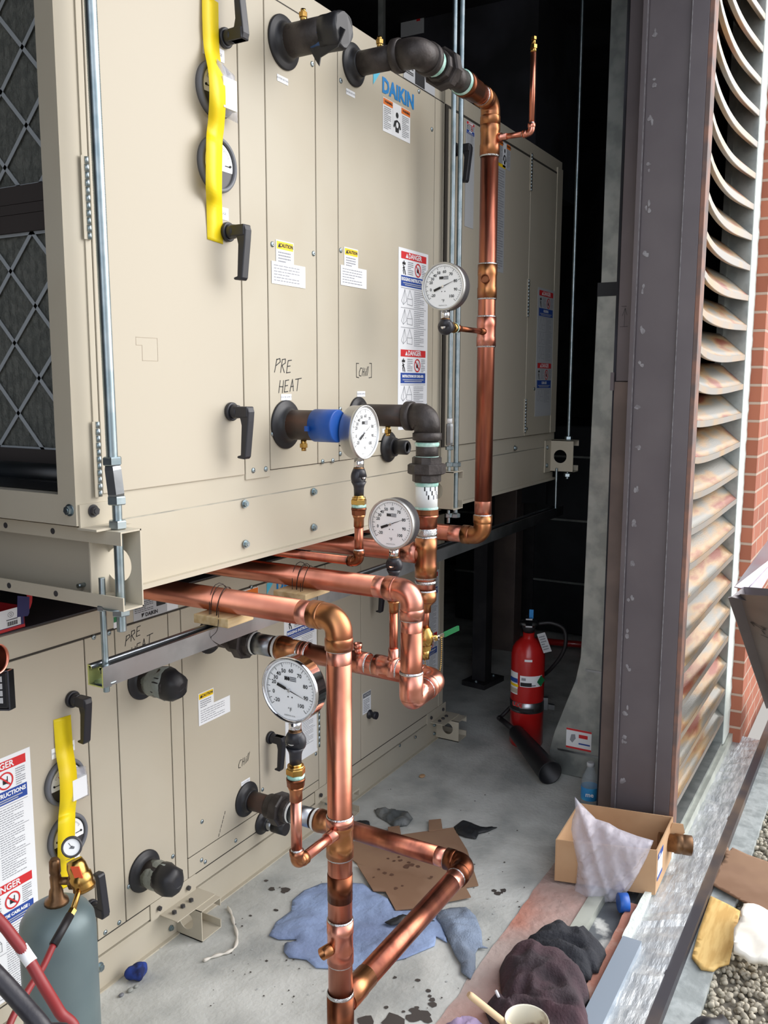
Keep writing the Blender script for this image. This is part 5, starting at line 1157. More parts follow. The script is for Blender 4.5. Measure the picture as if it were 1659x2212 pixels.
# black posts with foot plates
def post(x, y, r, label, z1=3.4, m='dark_steel', foot=True, sq=False):
    t = thing('steel_post', label, 'post', (x, y, 0), 'dark posts behind the units'); b = MB(m)
    if sq: b.box(x-r, x+r, y-r, y+r, .006, z1)
    else: b.box(x-r, x+r, y-r*.9, y+r*.9, .02, z1)
    b.obj('shaft', t)
    if foot:
        b = MB(m); b.pbox(V((x-.10, y-.06, 0)), V((.2, -.03, 0)), V((.02, .14, 0)), V((0, 0, .028))); b.obj('base_plate', t, bevel=.002)
        for k in (-1, 1): bolt(t, 0, 0, 0, .008, 'steel_zinc', ax=UZ, p=V((x+k*.07, y-.02-k*.02, .028)))
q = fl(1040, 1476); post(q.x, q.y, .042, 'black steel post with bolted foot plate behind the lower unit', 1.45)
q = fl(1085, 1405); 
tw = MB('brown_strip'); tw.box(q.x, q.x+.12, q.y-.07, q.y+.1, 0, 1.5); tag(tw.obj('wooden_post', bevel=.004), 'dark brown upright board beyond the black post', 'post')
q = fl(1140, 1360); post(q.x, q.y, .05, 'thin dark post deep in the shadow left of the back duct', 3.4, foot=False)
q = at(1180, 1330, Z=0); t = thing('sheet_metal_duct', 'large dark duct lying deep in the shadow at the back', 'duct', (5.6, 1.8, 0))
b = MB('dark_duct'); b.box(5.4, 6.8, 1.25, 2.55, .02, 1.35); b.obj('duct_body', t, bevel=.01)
b = MB('galv_duct')
for z in (.35, .75, 1.15): b.box(5.392, 5.4, 1.25, 2.55, z, z+.012)
b.obj('seam', t)
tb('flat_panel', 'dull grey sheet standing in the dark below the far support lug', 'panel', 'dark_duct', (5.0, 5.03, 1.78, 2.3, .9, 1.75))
b = MB('red_paint'); b.tube([V((5.2, 1.2, .05)), V((5.0, 2.1, .05))], .02, 'red_paint', 10); tag(b.obj('red_tube'), 'dark red tube on the floor at the back', 'tube')
# dim sheet and conduit high up
q = at(866, 8, X=4.2); b = MB('paper_grey'); b.box(4.2, 4.205, q.y-.13, q.y, q.z-.16, q.z); b.box(4.198, 4.2, q.y-.11, q.y-.09, q.z-.1, q.z-.06, 'red_ink'); tag(b.obj('paper_notice'), 'dim paper notice in the dark above the upper unit', 'notice')
q = at(822, 60, X=3.4); tb('conduit', 'thin vertical conduit in the dark behind the black elbow', 'pipe', 'galv_duct', (3.4, 3.42, q.y-.012, q.y+.012, 2.53, 3.4))
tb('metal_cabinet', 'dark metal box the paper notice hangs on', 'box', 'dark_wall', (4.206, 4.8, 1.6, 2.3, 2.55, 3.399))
# ================================================================ fire extinguisher
ex = at(1128, 1612, Z=0); ER = .074
X_ = thing('fire_extinguisher', 'red fire extinguisher standing on the floor with black hose and horn', 'fire extinguisher', (ex.x+.03, ex.y, 0))
c = V((ex.x+.045, ex.y, 0)); ztop = .50
b = MB('red_paint'); b.lathe(c, UZ, [(0, ER*.92), (.01, ER), (.415, ER), (.445, ER*.93), (.468, ER*.74), (.485, ER*.48), (.492, ER*.34), (.515, ER*.34)], n=40); b.obj('cylinder', X_)
tc_ = V((-c.x, -c.y, 0)).normalized(); tl = V((-tc_.y, tc_.x, 0))   # towards the opening; sideways
b = MB('galv'); b.lathe(c+UZ*.515, UZ, [(0, .022), (.02, .03), (.045, .03), (.05, .02)], 'dark_steel', 16); b.pbox(c+UZ*.56-tl*.014-tc_*.03, tl*.028, tc_*.12, UZ*.006, 'galv'); b.pbox(c+UZ*.575-tl*.014-tc_*.04, tl*.028, tc_*.11+UZ*.012, UZ*.006, 'galv'); b.lathe(c+UZ*.548, UZ, [(0, .04), (.012, .045), (.02, .02)], 'galv', 16); b.obj('valve_head', X_)
b = MB('logo_blue'); b.pbox(c+UZ*.585+tc_*.03, tl*.018, tc_*.002, UZ*.04); lab(b.obj('seal_tag', X_), 'blue plastic seal tag')
sd_ = -tl if (-tl).dot(rt0) > 0 else tl
b = MB('paper_grey'); o = c+UZ*.52+tc_*(.05)+sd_*.035; b.poly(o, (sd_*.93+V((0, 0, .3))).normalized(), V((sd_.x*.35, sd_.y*.35, -.93))*-1, [(-.0, 0), (.036, 0), (.036, -.09), (0, -.09)], 'paper_grey', .001); bump_rows(b, o+tc_*.001, (sd_*.93+V((0, 0, .3))).normalized(), V((sd_.x*.35, sd_.y*.35, -.93))*-1, .004, .032, -.01, -.08, 6, 'gauge_grey'); lab(b.obj('inspection_tag', X_), 'grey paper inspection tag')
b = MB('galv'); b.lathe(c+UZ*.162, UZ, [(0, ER+.0006), (.001, ER+.0022), (.047, ER+.0022), (.048, ER+.0006)], 'galv', 40, (0, 0)); b.pbox(c+UZ*.165+sd_*(ER-.004)-tc_*.012, sd_*.022, tc_*.024, UZ*.055, 'galv'); b.pbox(c+UZ*.168+sd_*(ER+.02)-tc_*.008, sd_*.028-UZ*.004, tc_*.016, UZ*.022, 'galv'); lab(b.obj('strap', X_), 'metal clamp strap with buckle')
def wrap(mb, a0, a1, z0, z1, m, R=ER+.0012, n=12):
    "label wrapped on the cylinder; angle 0 faces the opening, positive to the right in the photo"
    vs = []
    for i in range(n+1):
        a = a0+(a1-a0)*i/n; dd = tc_*math.cos(a)+sd_*math.sin(a); vs += [c+dd*R+UZ*z0, c+dd*R+UZ*z1]
    mb.add(vs, [(2*i, 2*i+2, 2*i+3, 2*i+1) for i in range(n)], m, True)
b = MB('paper'); wrap(b, -.45, .98, .285, .335, 'paper'); wrap(b, -.42, .25, .288, .305, 'ink', ER+.0018); wrap(b, .25, .5, .289, .296, 'ink_soft', ER+.0018); wrap(b, -.36, -.1, .314, .326, 'ink_soft', ER+.0018)
dd = tc_*math.cos(.86)+sd_*math.sin(.86); tt = (sd_*math.cos(.86)-tc_*math.sin(.86)); b.poly(c+dd*(ER+.003)+UZ*.31, tt, UZ, [(-.026, 0), (0, -.026), (.026, 0), (0, .026)], 'green_ink')
wrap(b, -1.35, -.6, .245, .345, 'paper'); wrap(b, -1.35, -.6, .298, .318, 'blue_ink', ER+.0018); wrap(b, -1.35, -.55, .280, .292, 'yellow_ink', ER+.0018); wrap(b, -1.35, -.6, .250, .272, 'tan', ER+.0018)
wrap(b, -.2, .25, .40, .41, 'paper')
wrap(b, -1.3, -.45, .172, .190, 'ink', ER+.003); wrap(b, -.45, .4, .170, .186, 'ink', ER+.003)
dd = tc_*math.cos(-.55)+sd_*math.sin(-.55); tt = (sd_*math.cos(-.55)-tc_*math.sin(-.55)); b.text('UDE', .026, c+dd*(ER+.0045)+UZ*.1995, tt, UZ, 'red_ink', bold=.0008); b.obj('label', X_)
hp_ = smoothpath([c+UZ*.555+sd_*.04, c+UZ*.56+sd_*.10, c+UZ*.53+sd_*.155, c+UZ*.44+sd_*.155-tc_*.0, c+UZ*.34+sd_*.10-tc_*.03, c+UZ*.25+sd_*.03-tc_*.1, c+UZ*.12-sd_*.10-tc_*.03, at(1076, 1552, X=c.x-.05)], 8)
b = MB('hose_dark'); b.tube(hp_, .0085, 'hose_dark', 12); b.obj('hose', X_)
h1 = at(1190, 1672, Z=.05); h0 = at(1112, 1578, X=c.x-.10); hx = at(1078, 1550, X=c.x-.03)
b = MB('hose_dark'); dH = (h1-h0); b.tube([hx, h0], .012, 'hose_dark', 14); b.lathe(h0-dH.normalized()*.01, dH, [(0, .014), (.012, .026), (.03, .034), (dH.length, .049), (dH.length+.002, .0505), (dH.length+.002, .0470), (dH.length-.15, .036), (dH.length-.15, .001)], 'black_rubber', 36, (1, 0)); lab(b.obj('discharge_horn', X_), 'wide black discharge horn resting on the floor')
# ================================================================ water bottle
q = at(1273, 1716, Z=0); q = V((3.14, at(1273, 1728, X=3.14).y, 0)); w = thing('water_bottle', 'clear plastic water bottle with blue label at the foot of the column', 'bottle', q)
b = MB('bottle_film'); b.lathe(q+UZ*.001, UZ, [(0, .026), (.004, .031), (.02, .032), (.03, .0295), (.04, .032), (.055, .032), (.125, .032), (.15, .028), (.17, .017), (.182, .0125), (.19, .0125)], n=28); b.obj('bottle_body', w)
b = MB('bottle_label'); b.lathe(q+UZ*.062, UZ, [(0, .0325), (.001, .0328), (.048, .0328), (.049, .0325)], n=28, caps=(0, 0)); td = V((-q.x, -q.y, 0)).normalized(); sr = V((td.y, -td.x, 0)); sr = sr if sr.dot(rt0) > 0 else -sr; b.text('me', .024, q+UZ*.088+td*.034, sr, UZ, 'paper', bold=.0006); b.obj('label', w)
b = MB('paper_grey'); b.lathe(q+UZ*.188, UZ, [(0, .0145), (.013, .0145), (.015, .012)], n=24); lab(b.obj('cap', w), 'white screw cap')
# ================================================================ carton with plastic bag
A0 = V((2.609, .863, .014)); B0 = V((2.687, .561, .014)); C0 = V((2.937, .566, .014)); D0 = A0+C0-B0; H = V((0, 0, .158))
cb = thing('cardboard_box', 'open brown cardboard box on the masonry curb, in front of the column', 'box', (A0+C0)/2)
b = MB('card'); t_ = .004
def wall(p, q, h0, h1, inn):
    dn = V((-(q-p).y, (q-p).x, 0)).normalized()*t_
    if dn.dot(inn) < 0: dn = -dn
    vs = [p, q, q+UZ*h1, p+UZ*h0]; vs += [x+dn for x in vs]
    f = [(0, 1, 2, 3), (7, 6, 5, 4), (0, 4, 5, 1), (1, 5, 6, 2), (2, 6, 7, 3), (3, 7, 4, 0)]
    if (q-p).cross(UZ).dot(inn) > 0: f = [g[::-1] for g in f]
    b.add(vs, f, 'card')
ctr = (A0+C0)/2
wall(A0, B0, .140, .150, ctr-A0); wall(B0, C0, .150, .150, ctr-B0); wall(C0, D0, .150, .158, ctr-C0); wall(D0, A0, .158, .140, ctr-D0); b.add([A0+UZ*.003, B0+UZ*.003, C0+UZ*.003, D0+UZ*.003], [(0, 3, 2, 1), (0, 1, 2, 3)][:1], 'card')
b.obj('carton_walls', cb)
b = MB('paper'); u_ = (C0-B0).normalized(); n_ = V((u_.y, -u_.x, 0)); o = B0+u_*.012+UZ*.055+n_*.0012; n_ = n_ if n_.y < 0 else -n_
o = B0+u_*.012+UZ*.04+V((0, -.0012, 0)); b.rect(o, u_, UZ, 0, 0, .075, .09, 'paper', .0004); b.rect(o+V((0, -.0006, 0)), u_, UZ, 0, .07, .075, .09, 'blue_ink'); b.rect(o+V((0, -.0006, 0)), u_, UZ, 0, 0, .075, .012, 'blue_ink'); b.rect(o+V((0, -.0010, 0)), u_, UZ, .012, .076, .03, .084, 'paper'); lab(b.obj('label', cb), 'white label with blue bands')
b = MB('card_dark'); b.poly(C0+V((-.045, -.002, .13)), V((.6, -.8, 0)).normalized(), V((.1, -.2, .97)).normalized(), [(0, -.05), (.03, -.055), (.055, -.02), (.04, .012), (.0, .02)], 'card', .003); lab(b.obj('torn_flap', cb), 'torn flap of cardboard')
pf = C0+V((-.07, .03, .088)); dF = V((.35, -1, -.06)).normalized()
b = MB('bronze'); b.lathe(pf, dF, [(0, .029), (.05, .029), (.052, .032), (.072, .032), (.074, .0305), (.078, .032), (.104, .0325), (.106, .0295), (.104, .028), (.06, .027), (.06, .001)], n=36, caps=(1, 0)); tag(b.obj('pipe_coupling'), 'bronze pipe coupling sticking out of the side of the carton', 'pipe fitting')
# the bag: outline in the plane of the carton front
fo = A0+V((-.012, 0, 0)); fu = (B0-A0).normalized(); fn = fu.cross(UZ); 
def onfront(px, py):
    d = fw*F+rt*(px-CX)-up*(py-CY); nrm = fu.cross(UZ); t = (fo-V((.008, 0, 0))-CAM).dot(nrm)/d.dot(nrm); p = CAM+d*t-fo; return (p.dot(fu), p.z)
bp_ = [onfront(1100+x/2.968, 1652+y/2.968) for x, y in ((420, 208), (450, 245), (555, 350), (640, 378), (700, 415), (820, 460), (925, 490), (880, 600), (830, 700), (770, 800), (700, 885), (560, 893), (545, 975), (525, 978), (440, 925), (385, 880), (430, 760), (440, 640), (415, 520), (398, 420), (405, 350), (425, 300))]
bag = sheet('plastic_bag', bp_, lambda x, y, d: .004+.35*min(d, .04)+.030*(1-abs(N((x+.35*y)*17, y*3.2, 1))*2.4)*min(1, d/.02)*.7+.012*(1-abs(N((x-.8*y)*26, y*9, 4))*2.4)*min(1, d/.012), 'bag_film', .007, None, .0012, (fo-fn*0, fu, UZ))
tag(bag, 'crumpled translucent plastic bag hanging over the front of the carton', 'plastic bag')
# blue ring under the carton
q = at(1346, 1950, Z=.02); b = MB('blue_cap'); d_ = V((.5, -.85, 0)).normalized(); b.lathe(q-d_*.015, d_, [(0, .027), (.002, .029), (.030, .029), (.030, .026), (.004, .026), (.004, .001)], n=32, caps=(1, 0)); tag(b.obj('blue_plastic_ring'), 'bright blue plastic ring on the sill under the carton', 'plastic ring')
# ================================================================ clothes on the curb
def crop6(x, y): return (950+x/4.1475, 1850+y/4.1475)
def heap(name, pts, zb, h, m, label, cat, seed, fold=10, step=.008, amp=.03, grp=None):
    P = [fl(*p, z=zb) for p in pts]
    def zf(x, y, d):
        k = 1-math.exp(-d/.035); r_ = 1-abs(N(x+.3*N(x, y, seed, 5), y+.3*N(y, x, seed+2, 5), seed, fold))*2.2
        return zb-.02*math.exp(-d/.012)+k*(h*(.75+.5*N(x, y, seed+5, 5)))+amp*r_*min(1, d/.03)*.6+.004*N(x, y, seed, 60)
    o = sheet(name, P, zf, m, step, None, .003); return tag(o, label, cat, grp)
heap('jacket', [crop6(*p) for p in ((758, 735), (800, 712), (900, 655), (985, 605), (1060, 598), (1120, 625), (1180, 657), (1260, 638), (1330, 650), (1400, 725), (1480, 800), (1490, 830), (1440, 925), (1420, 985), (1370, 985), (1350, 1050), (1180, 1060), (900, 900), (765, 835))], .03, .035, 'cloth_black', 'black cloth crumpled on the curb, just behind the brown sweater', 'cloth', 3)
heap('sweater', [crop6(*p) for p in ((540, 960), (560, 905), (610, 865), (690, 835), (800, 842), (900, 840), (1000, 880), (1110, 935), (1230, 1040), (1335, 1160), (1340, 1240), (1300, 1290), (1330, 1400), (1350, 1600), (1100, 1800), (700, 1760), (480, 1500), (400, 1300), (520, 1270), (560, 1180), (545, 1080))], .035, .06, 'cloth_brown', 'dark brown sweater heaped on the curb behind the paste can', 'clothing', 9, 8, .009, .05)
heap('lilac_rag', [(958, 2212), (965, 2202), (985, 2196), (1010, 2194), (1040, 2202), (1062, 2216), (1050, 2270), (960, 2270)], .02, .02, 'lilac', 'small lilac rag at the bottom edge left of the wooden stick', 'rag', 4)
q = at(1138, 2206, Z=.17); r_ = q-at(1091, 2206, Z=.17); Rr = r_.length; 
cc = V((q.x, q.y, 0)); cu = thing('paste_can', 'pale round can with brown drips at the bottom edge', 'can', cc)
b = MB('cup_white'); b.lathe(cc+UZ*.03, UZ, [(0, Rr*.95), (.14, Rr), (.143, Rr*1.02), (.146, Rr), (.143, Rr*.96), (.01, Rr*.92)], n=36, caps=(1, 0)); b.obj('can_body', cu); b = MB('cup_white'); b.cyl(cc+UZ*.035, cc+UZ*.12, Rr*.93, n=30); lab(b.obj('paste', cu), 'brown and white paste')
s0 = at(1012, 2147, Z=.24); s1 = V((cc.x-.0, cc.y+.0, .10)); s1 = at(1102, 2219, Z=.15)
b = MB('stick'); b.tube([s0, s0+(s1-s0)*.06, s1, s1+(s1-s0)*.5], .0075, 'stick', 12, radii=[.006, .008, .008, .008]); tag(b.obj('wooden_stick'), 'round pale wooden handle resting in the can', 'stick')
b = MB('paper'); q = at(1072, 2148, Z=.08); b.cyl(q, q+V((.004, -.004, .002)), .009, 'paper', 16); tag(b.obj('white_button'), 'tiny white disc at the edge of the brown sweater', 'button')
# ================================================================ things on the floor
def flat(name, pts, m, label, cat, z=.003, th=.003, grp=None, ex=None, lift_=None):
    P = [fl(px, py, z) for px, py in pts]; b = MB(m); zz_ = lambda i: z
    b.poly(V((0, 0, z+th)), UX, V((0, 1, 0)), [(p.x, p.y) for p in P], m, th)
    if ex: ex(b)
    return tag(b.obj(name), label, cat, grp)
def spots(b, pts, m, z, seed, n=8):
    random.seed(seed)
    for i_, (px, py, r) in enumerate(pts):
        c_ = fl(px, py, z); b.poly(V((c_.x, c_.y, z+i_*2.5e-5)), UX, V((0, 1, 0)), [(r*random.uniform(.6, 1.2)*math.cos(6.283*i/n), r*random.uniform(.6, 1.2)*math.sin(6.283*i/n)) for i in range(n)], m)
c4 = lambda x, y: (480+x/2.963, 1652+y/2.963)
flat('cardboard_sheet', [c4(*p) for p in ((800, 500), (1480, 405), (1568, 550), (1640, 775), (1500, 800), (870, 640), (820, 600))], 'card_dark', 'large flat cardboard sheet under the long floor leg of copper pipe, farthest of the two', 'cardboard', .003, .003, 'cardboard sheets on the floor',
     lambda b: spots(b, [c4(x, y)+(r,) for x, y, r in ((1140, 612, .008), (1180, 650, .016), (1215, 640, .010), (1255, 650, .008), (1100, 615, .006), (1130, 590, .006), (1195, 625, .008), (1090, 560, .004), (1270, 505, .004), (1060, 600, .005))], 'stain_card', .0068, 2))
flat('cardboard_sheet', [c4(*p) for p in ((862, 640), (1560, 790), (1592, 850), (1220, 925), (1110, 935), (1045, 815), (968, 812))], 'card_dark', 'flat cardboard sheet spotted with drips, overlapping the blue towel', 'cardboard', .008, .003, 'cardboard sheets on the floor',
     lambda b: spots(b, [c4(x, y)+(r,) for x, y, r in ((1040, 692, .009), (1083, 703, .008), (1112, 790, .008), (1340, 718, .006), (1155, 775, .005), (1000, 670, .006), (970, 720, .004))], 'stain_card', .0118, 3))
flat('cardboard_scrap', [c4(*p) for p in ((1322, 358), (1400, 350), (1410, 415), (1322, 428))], 'card_dark', 'small square cardboard scrap left of the black scrap', 'cardboard', .007, .003)
flat('cardboard_scrap', [c4(*p) for p in ((1060, 402), (1135, 395), (1145, 455), (1065, 455))], 'card_dark', 'small rounded cardboard scrap nearer the pipe', 'cardboard', .007, .003)
tw_ = [c4(*p) for p in ((300, 1085), (345, 1000), (440, 930), (450, 860), (520, 800), (640, 752), (780, 748), (900, 755), (980, 812), (1060, 850), (1110, 925), (1230, 925), (1400, 930), (1440, 1130), (1370, 1090), (1360, 1150), (1170, 1230), (1000, 1270), (860, 1305), (600, 1290), (540, 1240), (425, 1225), (395, 1190), (400, 1140), (470, 1120), (480, 1110), (360, 1110))]
P = [fl(px, py, .008) for px, py in tw_]
tag(sheet('towel', P, lambda x, y, d: .004+.014*max(0, N(x, y, 2, 6)+.15)*min(1, d/.03)+.016*max(0, N(x+.5*y, y, 6, 13)-.05)*min(1, d/.02), 'towel', .012, None, .003), 'light blue towel spread on the floor behind the foreground riser', 'towel')
tw2 = [c4(*p) for p in ((1390, 930), (1460, 910), (1560, 905), (1620, 960), (1659, 1060), (1665, 1150), (1700, 1165), (1640, 1165), (1620, 1200), (1620, 1300), (1590, 1365), (1530, 1320), (1530, 1270), (1490, 1210), (1450, 1120), (1400, 1010), (1370, 975))]
P = [fl(px, py, .012) for px, py in tw2]
tag(sheet('rag', P, lambda x, y, d: .008+.018*min(1, d/.03)*(.6+N(x, y, 2, 9))+.016*abs(N(x, y, 6, 20))*min(1, d/.015), 'towel_grey', .008, None, .003), 'dirty grey-blue rag twisted beside the blue towel', 'rag')
b = MB('scrap'); spots(b, [c4(x, y)+(r,) for x, y, r in ((1060, 985, .02), (1085, 1000, .016), (1110, 975, .022), (1145, 965, .018), (970, 990, .014), (900, 998, .005), (858, 998, .005))], 'scrap', .027, 4); 
rb = [c4(*p) for p in ((1040, 985), (1100, 955), (1220, 940), (1360, 975), (1290, 985), (1200, 975), (1120, 1000), (1080, 1005))]
tag(sheet('greasy_rag', [fl(*p, z=.03) for p in rb], lambda x, y, d: .018+.012*min(1, d/.01)*(.6+N(x, y, 2, 30)), 'scrap', .008, None, .002), 'small black greasy rag on the towel beside the floor leg', 'rag')
def scrapo(pts, m, label, h=.012, cat='scrap', name='rubber_scrap', seed=1, grp=None): return tag(sheet(name, [fl(*p, z=.006) for p in pts], lambda x, y, d: .004+h*min(1, d/.012)*(.6+.8*N(x, y, seed, 30)), m, .007, None, .002), label, cat, grp)
scrapo([c4(*p) for p in ((1482, 395), (1535, 357), (1590, 375), (1659, 400), (1720, 395), (1760, 398), (1700, 425), (1640, 440), (1625, 472), (1560, 462), (1500, 440))], 'scrap', 'torn black rubber scrap right of the square cardboard piece', .014)
scrapo([c4(*p) for p in ((830, 365), (880, 358), (940, 360), (945, 385), (915, 395), (830, 380))], 'scrap', 'small black scrap just right of the foreground riser', .012)
scrapo([(808, 1748), (845, 1752), (880, 1752), (892, 1768), (880, 1782), (850, 1786), (838, 1775), (815, 1762)], 'scrap_grey', 'crumpled grey plastic wrap on the floor behind the elbow', .02, 'scrap', 'plastic_scrap', 5)
b = MB('paper_grey'); pth = smoothpath([at(px, py, Z=.006) for px, py in ((492, 1958), (500, 1975), (505, 1995), (512, 2020), (508, 2045), (490, 2058), (465, 2065), (440, 2075))], 8)
tag(b.tube(pth, .0055, 'bone', 6, radii=[.002+.0035*abs(math.sin(i*.37)) for i in range(len(pth))]).obj('tape_scrap'), 'curled strip of torn tape on the floor right of the near floor bracket', 'scrap')
bc = at(296, 2105, Z=.012); b = MB('rag_blue'); random.seed(3); b.sphere(V((bc.x, bc.y, .020)), .025, 'rag_blue', 26, 16, (1.1, 1, .8))
b.v = [tuple(V(q)+(V(q)-V((bc.x, bc.y, .02)))*.35*N(q[0], q[1], q[2], 55)) for q in b.v]; b.v = [(x, y, max(z, .0005)) for x, y, z in b.v]
tag(b.obj('rag_ball'), 'balled up dark blue rag on the floor by the gas cylinder', 'rag')
for i, (px, py, r, l) in enumerate(((281, 2140, .008, 'larger pale pebble below the blue rag ball'), (294, 2131, .006, 'middle pale pebble below the blue rag ball'), (262, 2150, .007, 'dark pebble nearest the gas cylinder'))):
    q = at(px, py, Z=.003); b = MB('pebble' if i < 2 else 'gauge_grey'); b.sphere(V((q.x, q.y, r*.6)), r, None, 8, 6, (1.2, .9, .6)); tag(b.obj('pebble'), l, 'pebble')
q = at(912, 1677, Z=.003); b = MB('card'); b.sphere(V((q.x, q.y, .005)), .014, None, 8, 6, (1.2, .9, .35)); tag(b.obj('wood_chip'), 'tiny tan chip on the open floor right of the long lower unit', 'chip')
b = MB('stain'); random.seed(5)
pts = [(1075, 1930, .012), (1068, 1924, .010), (1088, 1923, .010), (1084, 1928, .006)]
pts += [c4(x, y)+(r,) for x, y, r in ((280, 742, .008), (318, 795, .012), (410, 800, .018), (395, 810, .012), (345, 930, .008), (180, 965, .006), (285, 1255, .005), (1105, 1360, .006), (1255, 1378, .008), (1320, 1445, .009), (1328, 1480, .006), (1342, 1505, .010), (1345, 1535, .012), (1050, 1552, .006), (1250, 1555, .008), (1215, 1570, .009), (1250, 1590, .018), (1290, 1610, .02), (1220, 1620, .018), (1310, 1630, .014), (1095, 1640, .03), (920, 1645, .022), (1160, 1580, .005))]
pts += [(random.uniform(420, 1150), random.uniform(1700, 2180), random.uniform(.0015, .004)) for i in range(110)]
spots(b, pts, 'stain', .0012, 6); b.obj('floor_stains'); o = bpy.data.objects['floor_stains']; tag(o, 'dark drips and specks spattered on the concrete floor', 'stains', kind='stuff')
b = MB('dust'); spots(b, [(random.uniform(300, 1200), random.uniform(1560, 2150), random.uniform(.0015, .004)) for i in range(90)], 'dust', .0014, 8); tag(b.obj('floor_debris'), 'pale crumbs of debris scattered over the concrete floor', 'debris', kind='stuff')
# ================================================================ gas cylinder, regulator, hoses
g = at(123, 1945, Z=.56); gc = V((1.135, 1.46, 0)); q = at(123, 1960, Y=1.47); gc = V((q.x, 1.47, 0)); GR = .078; gt = q.z
gcn = thing('gas_cylinder', 'grey-green gas cylinder standing in front of the lower unit at the left', 'gas cylinder', gc)
b = MB('tank'); b.lathe(gc, UZ, [(0, GR*.9), (.012, GR), (gt-.05, GR), (gt-.025, GR*.96), (gt-.006, GR*.82), (gt+.008, GR*.55), (gt+.012, .02)], n=44); b.obj('tank', gcn)
vt = gc+UZ*(gt+.010)
b = MB('bronze'); b.lathe(vt, UZ, [(0, .026), (.008, .024), (.014, .016), (.03, .014), (.036, .011), (.06, .012), (.066, .010), (.07, .012), (.095, .0115), (.1, .008)], n=16); b.cyl(vt+UZ*.05, vt+UZ*.05+(rt0*.035), .008, n=12); b.cyl(vt+UZ*.05+rt0*.03, vt+UZ*.05+rt0*.05, .017, n=6, smooth=False); b.obj('valve', gcn)
rg_ = thing('pressure_regulator', 'small brass regulator with round gauge screwed on the gas cylinder', 'regulator', vt+rt0*.05)
rc = at(160, 1845, Y=1.45); tcam = (CAM-rc).normalized(); tcam = V((tcam.x, tcam.y, .35)).normalized(); gp = at(155, 1830, Y=1.42)
b = MB('gauge_dark'); b.lathe(gp-tcam*.018, tcam, [(0, .018), (.004, .021), (.020, .021), (.021, .017), (.018, .0165)], n=32, caps=(1, 0)); uu = tcam.cross(UZ).normalized()*-1; vv = tcam.cross(uu)*-1; vv = vv if vv.z > 0 else -vv; uu = vv.cross(tcam)
k = 28; b.poly(gp, uu, vv, [(.0165*math.cos(6.2832*i/k), .0165*math.sin(6.2832*i/k)) for i in range(k)], 'dial'); b.stroke([(0, 0), (-.006, .009)], .001, gp+tcam*.0008, uu, vv); b.poly(gp+tcam*.0006, uu, vv, [(-.006, -.002), (.004, -.004), (.006, .0), (0, .003)], 'gauge_grey'); b.obj('gauge', rg_)
da = (at(182, 1920, Y=1.40)-at(155, 1850, Y=1.43)).normalized(); b = MB('brass'); p0 = at(160, 1858, Y=1.43); b.lathe(p0, da, [(0, .016), (.012, .02), (.03, .021), (.032, .024), (.048, .024), (.052, .022), (.06, .024), (.068, .02)], n=24); b.pbox(p0+da*.006-fw*.019-rt0*.002, da*.024, rt0*.017, -fw*.004, 'orange_tag'); b.cyl(vt+UZ*.05+rt0*.045, p0+da*.02, .010, n=12); b.obj('body', rg_)
hA = at(158, 1965, Y=1.38); hB = at(115, 2042, Y=1.36); b = MB('brass'); b.cyl(p0+da*.045, hA, .006, n=12); b.cyl(hA, hA+(hB-hA)*.18, .0085, n=6, smooth=False); b.obj('outlet', rg_)
hs = thing('gas_hose', 'thin red hose with black sleeve running down from the regulator', 'hose', hB)
b = MB('hose_dark'); b.tube([hA+(hB-hA)*.15, hB], .0088, 'hose_dark', 14); lab(b.obj('sleeve', hs), 'black grip sleeve at the hose end')
hpts = [hB, at(92, 2090, Y=1.34), at(60, 2140, Y=1.32), at(20, 2215, Y=1.30), at(5, 2290, Y=1.28)]; b = MB('hose_red'); b.tube(smoothpath(hpts), .0065, 'hose_red', 14); b.obj('tube', hs)
h2 = thing('gas_hose', 'thick red hose with white tape band crossing in front of the gas cylinder', 'hose', at(60, 2060, Y=1.2))
hp2 = smoothpath([at(-60, 1940, Y=1.30), at(-5, 1985, Y=1.26), at(32, 2030, Y=1.23), at(58, 2066, Y=1.21), at(92, 2125, Y=1.18), at(128, 2185, Y=1.16), at(170, 2260, Y=1.13), V((.9, 1.12, .25)), V((.95, 1.2, .02)), V((.7, 1.3, .010))])
b = MB('hose_red'); b.tube(hp2, .0098, 'hose_red', 18); b.obj('tube', h2)
b = MB('paper'); b.tube([at(45, 2046, Y=1.222), at(58, 2066, Y=1.21), at(68, 2080, Y=1.20)], .0108, 'paper', 18); lab(b.obj('tape_band', h2), 'white tape band')
h3 = MB('hose_black'); h3.tube(smoothpath([at(-80, 2040, Y=1.15), at(-10, 2105, Y=1.1), at(45, 2165, Y=1.06), at(95, 2225, Y=1.02), at(130, 2290, Y=1.0), V((.55, 1.05, .4)), V((.5, 1.1, .03)), V((.1, 1.2, .014))]), .0135, 'hose_black', 20); tag(h3.obj('black_hose'), 'thick black hose crossing the bottom left corner', 'hose')
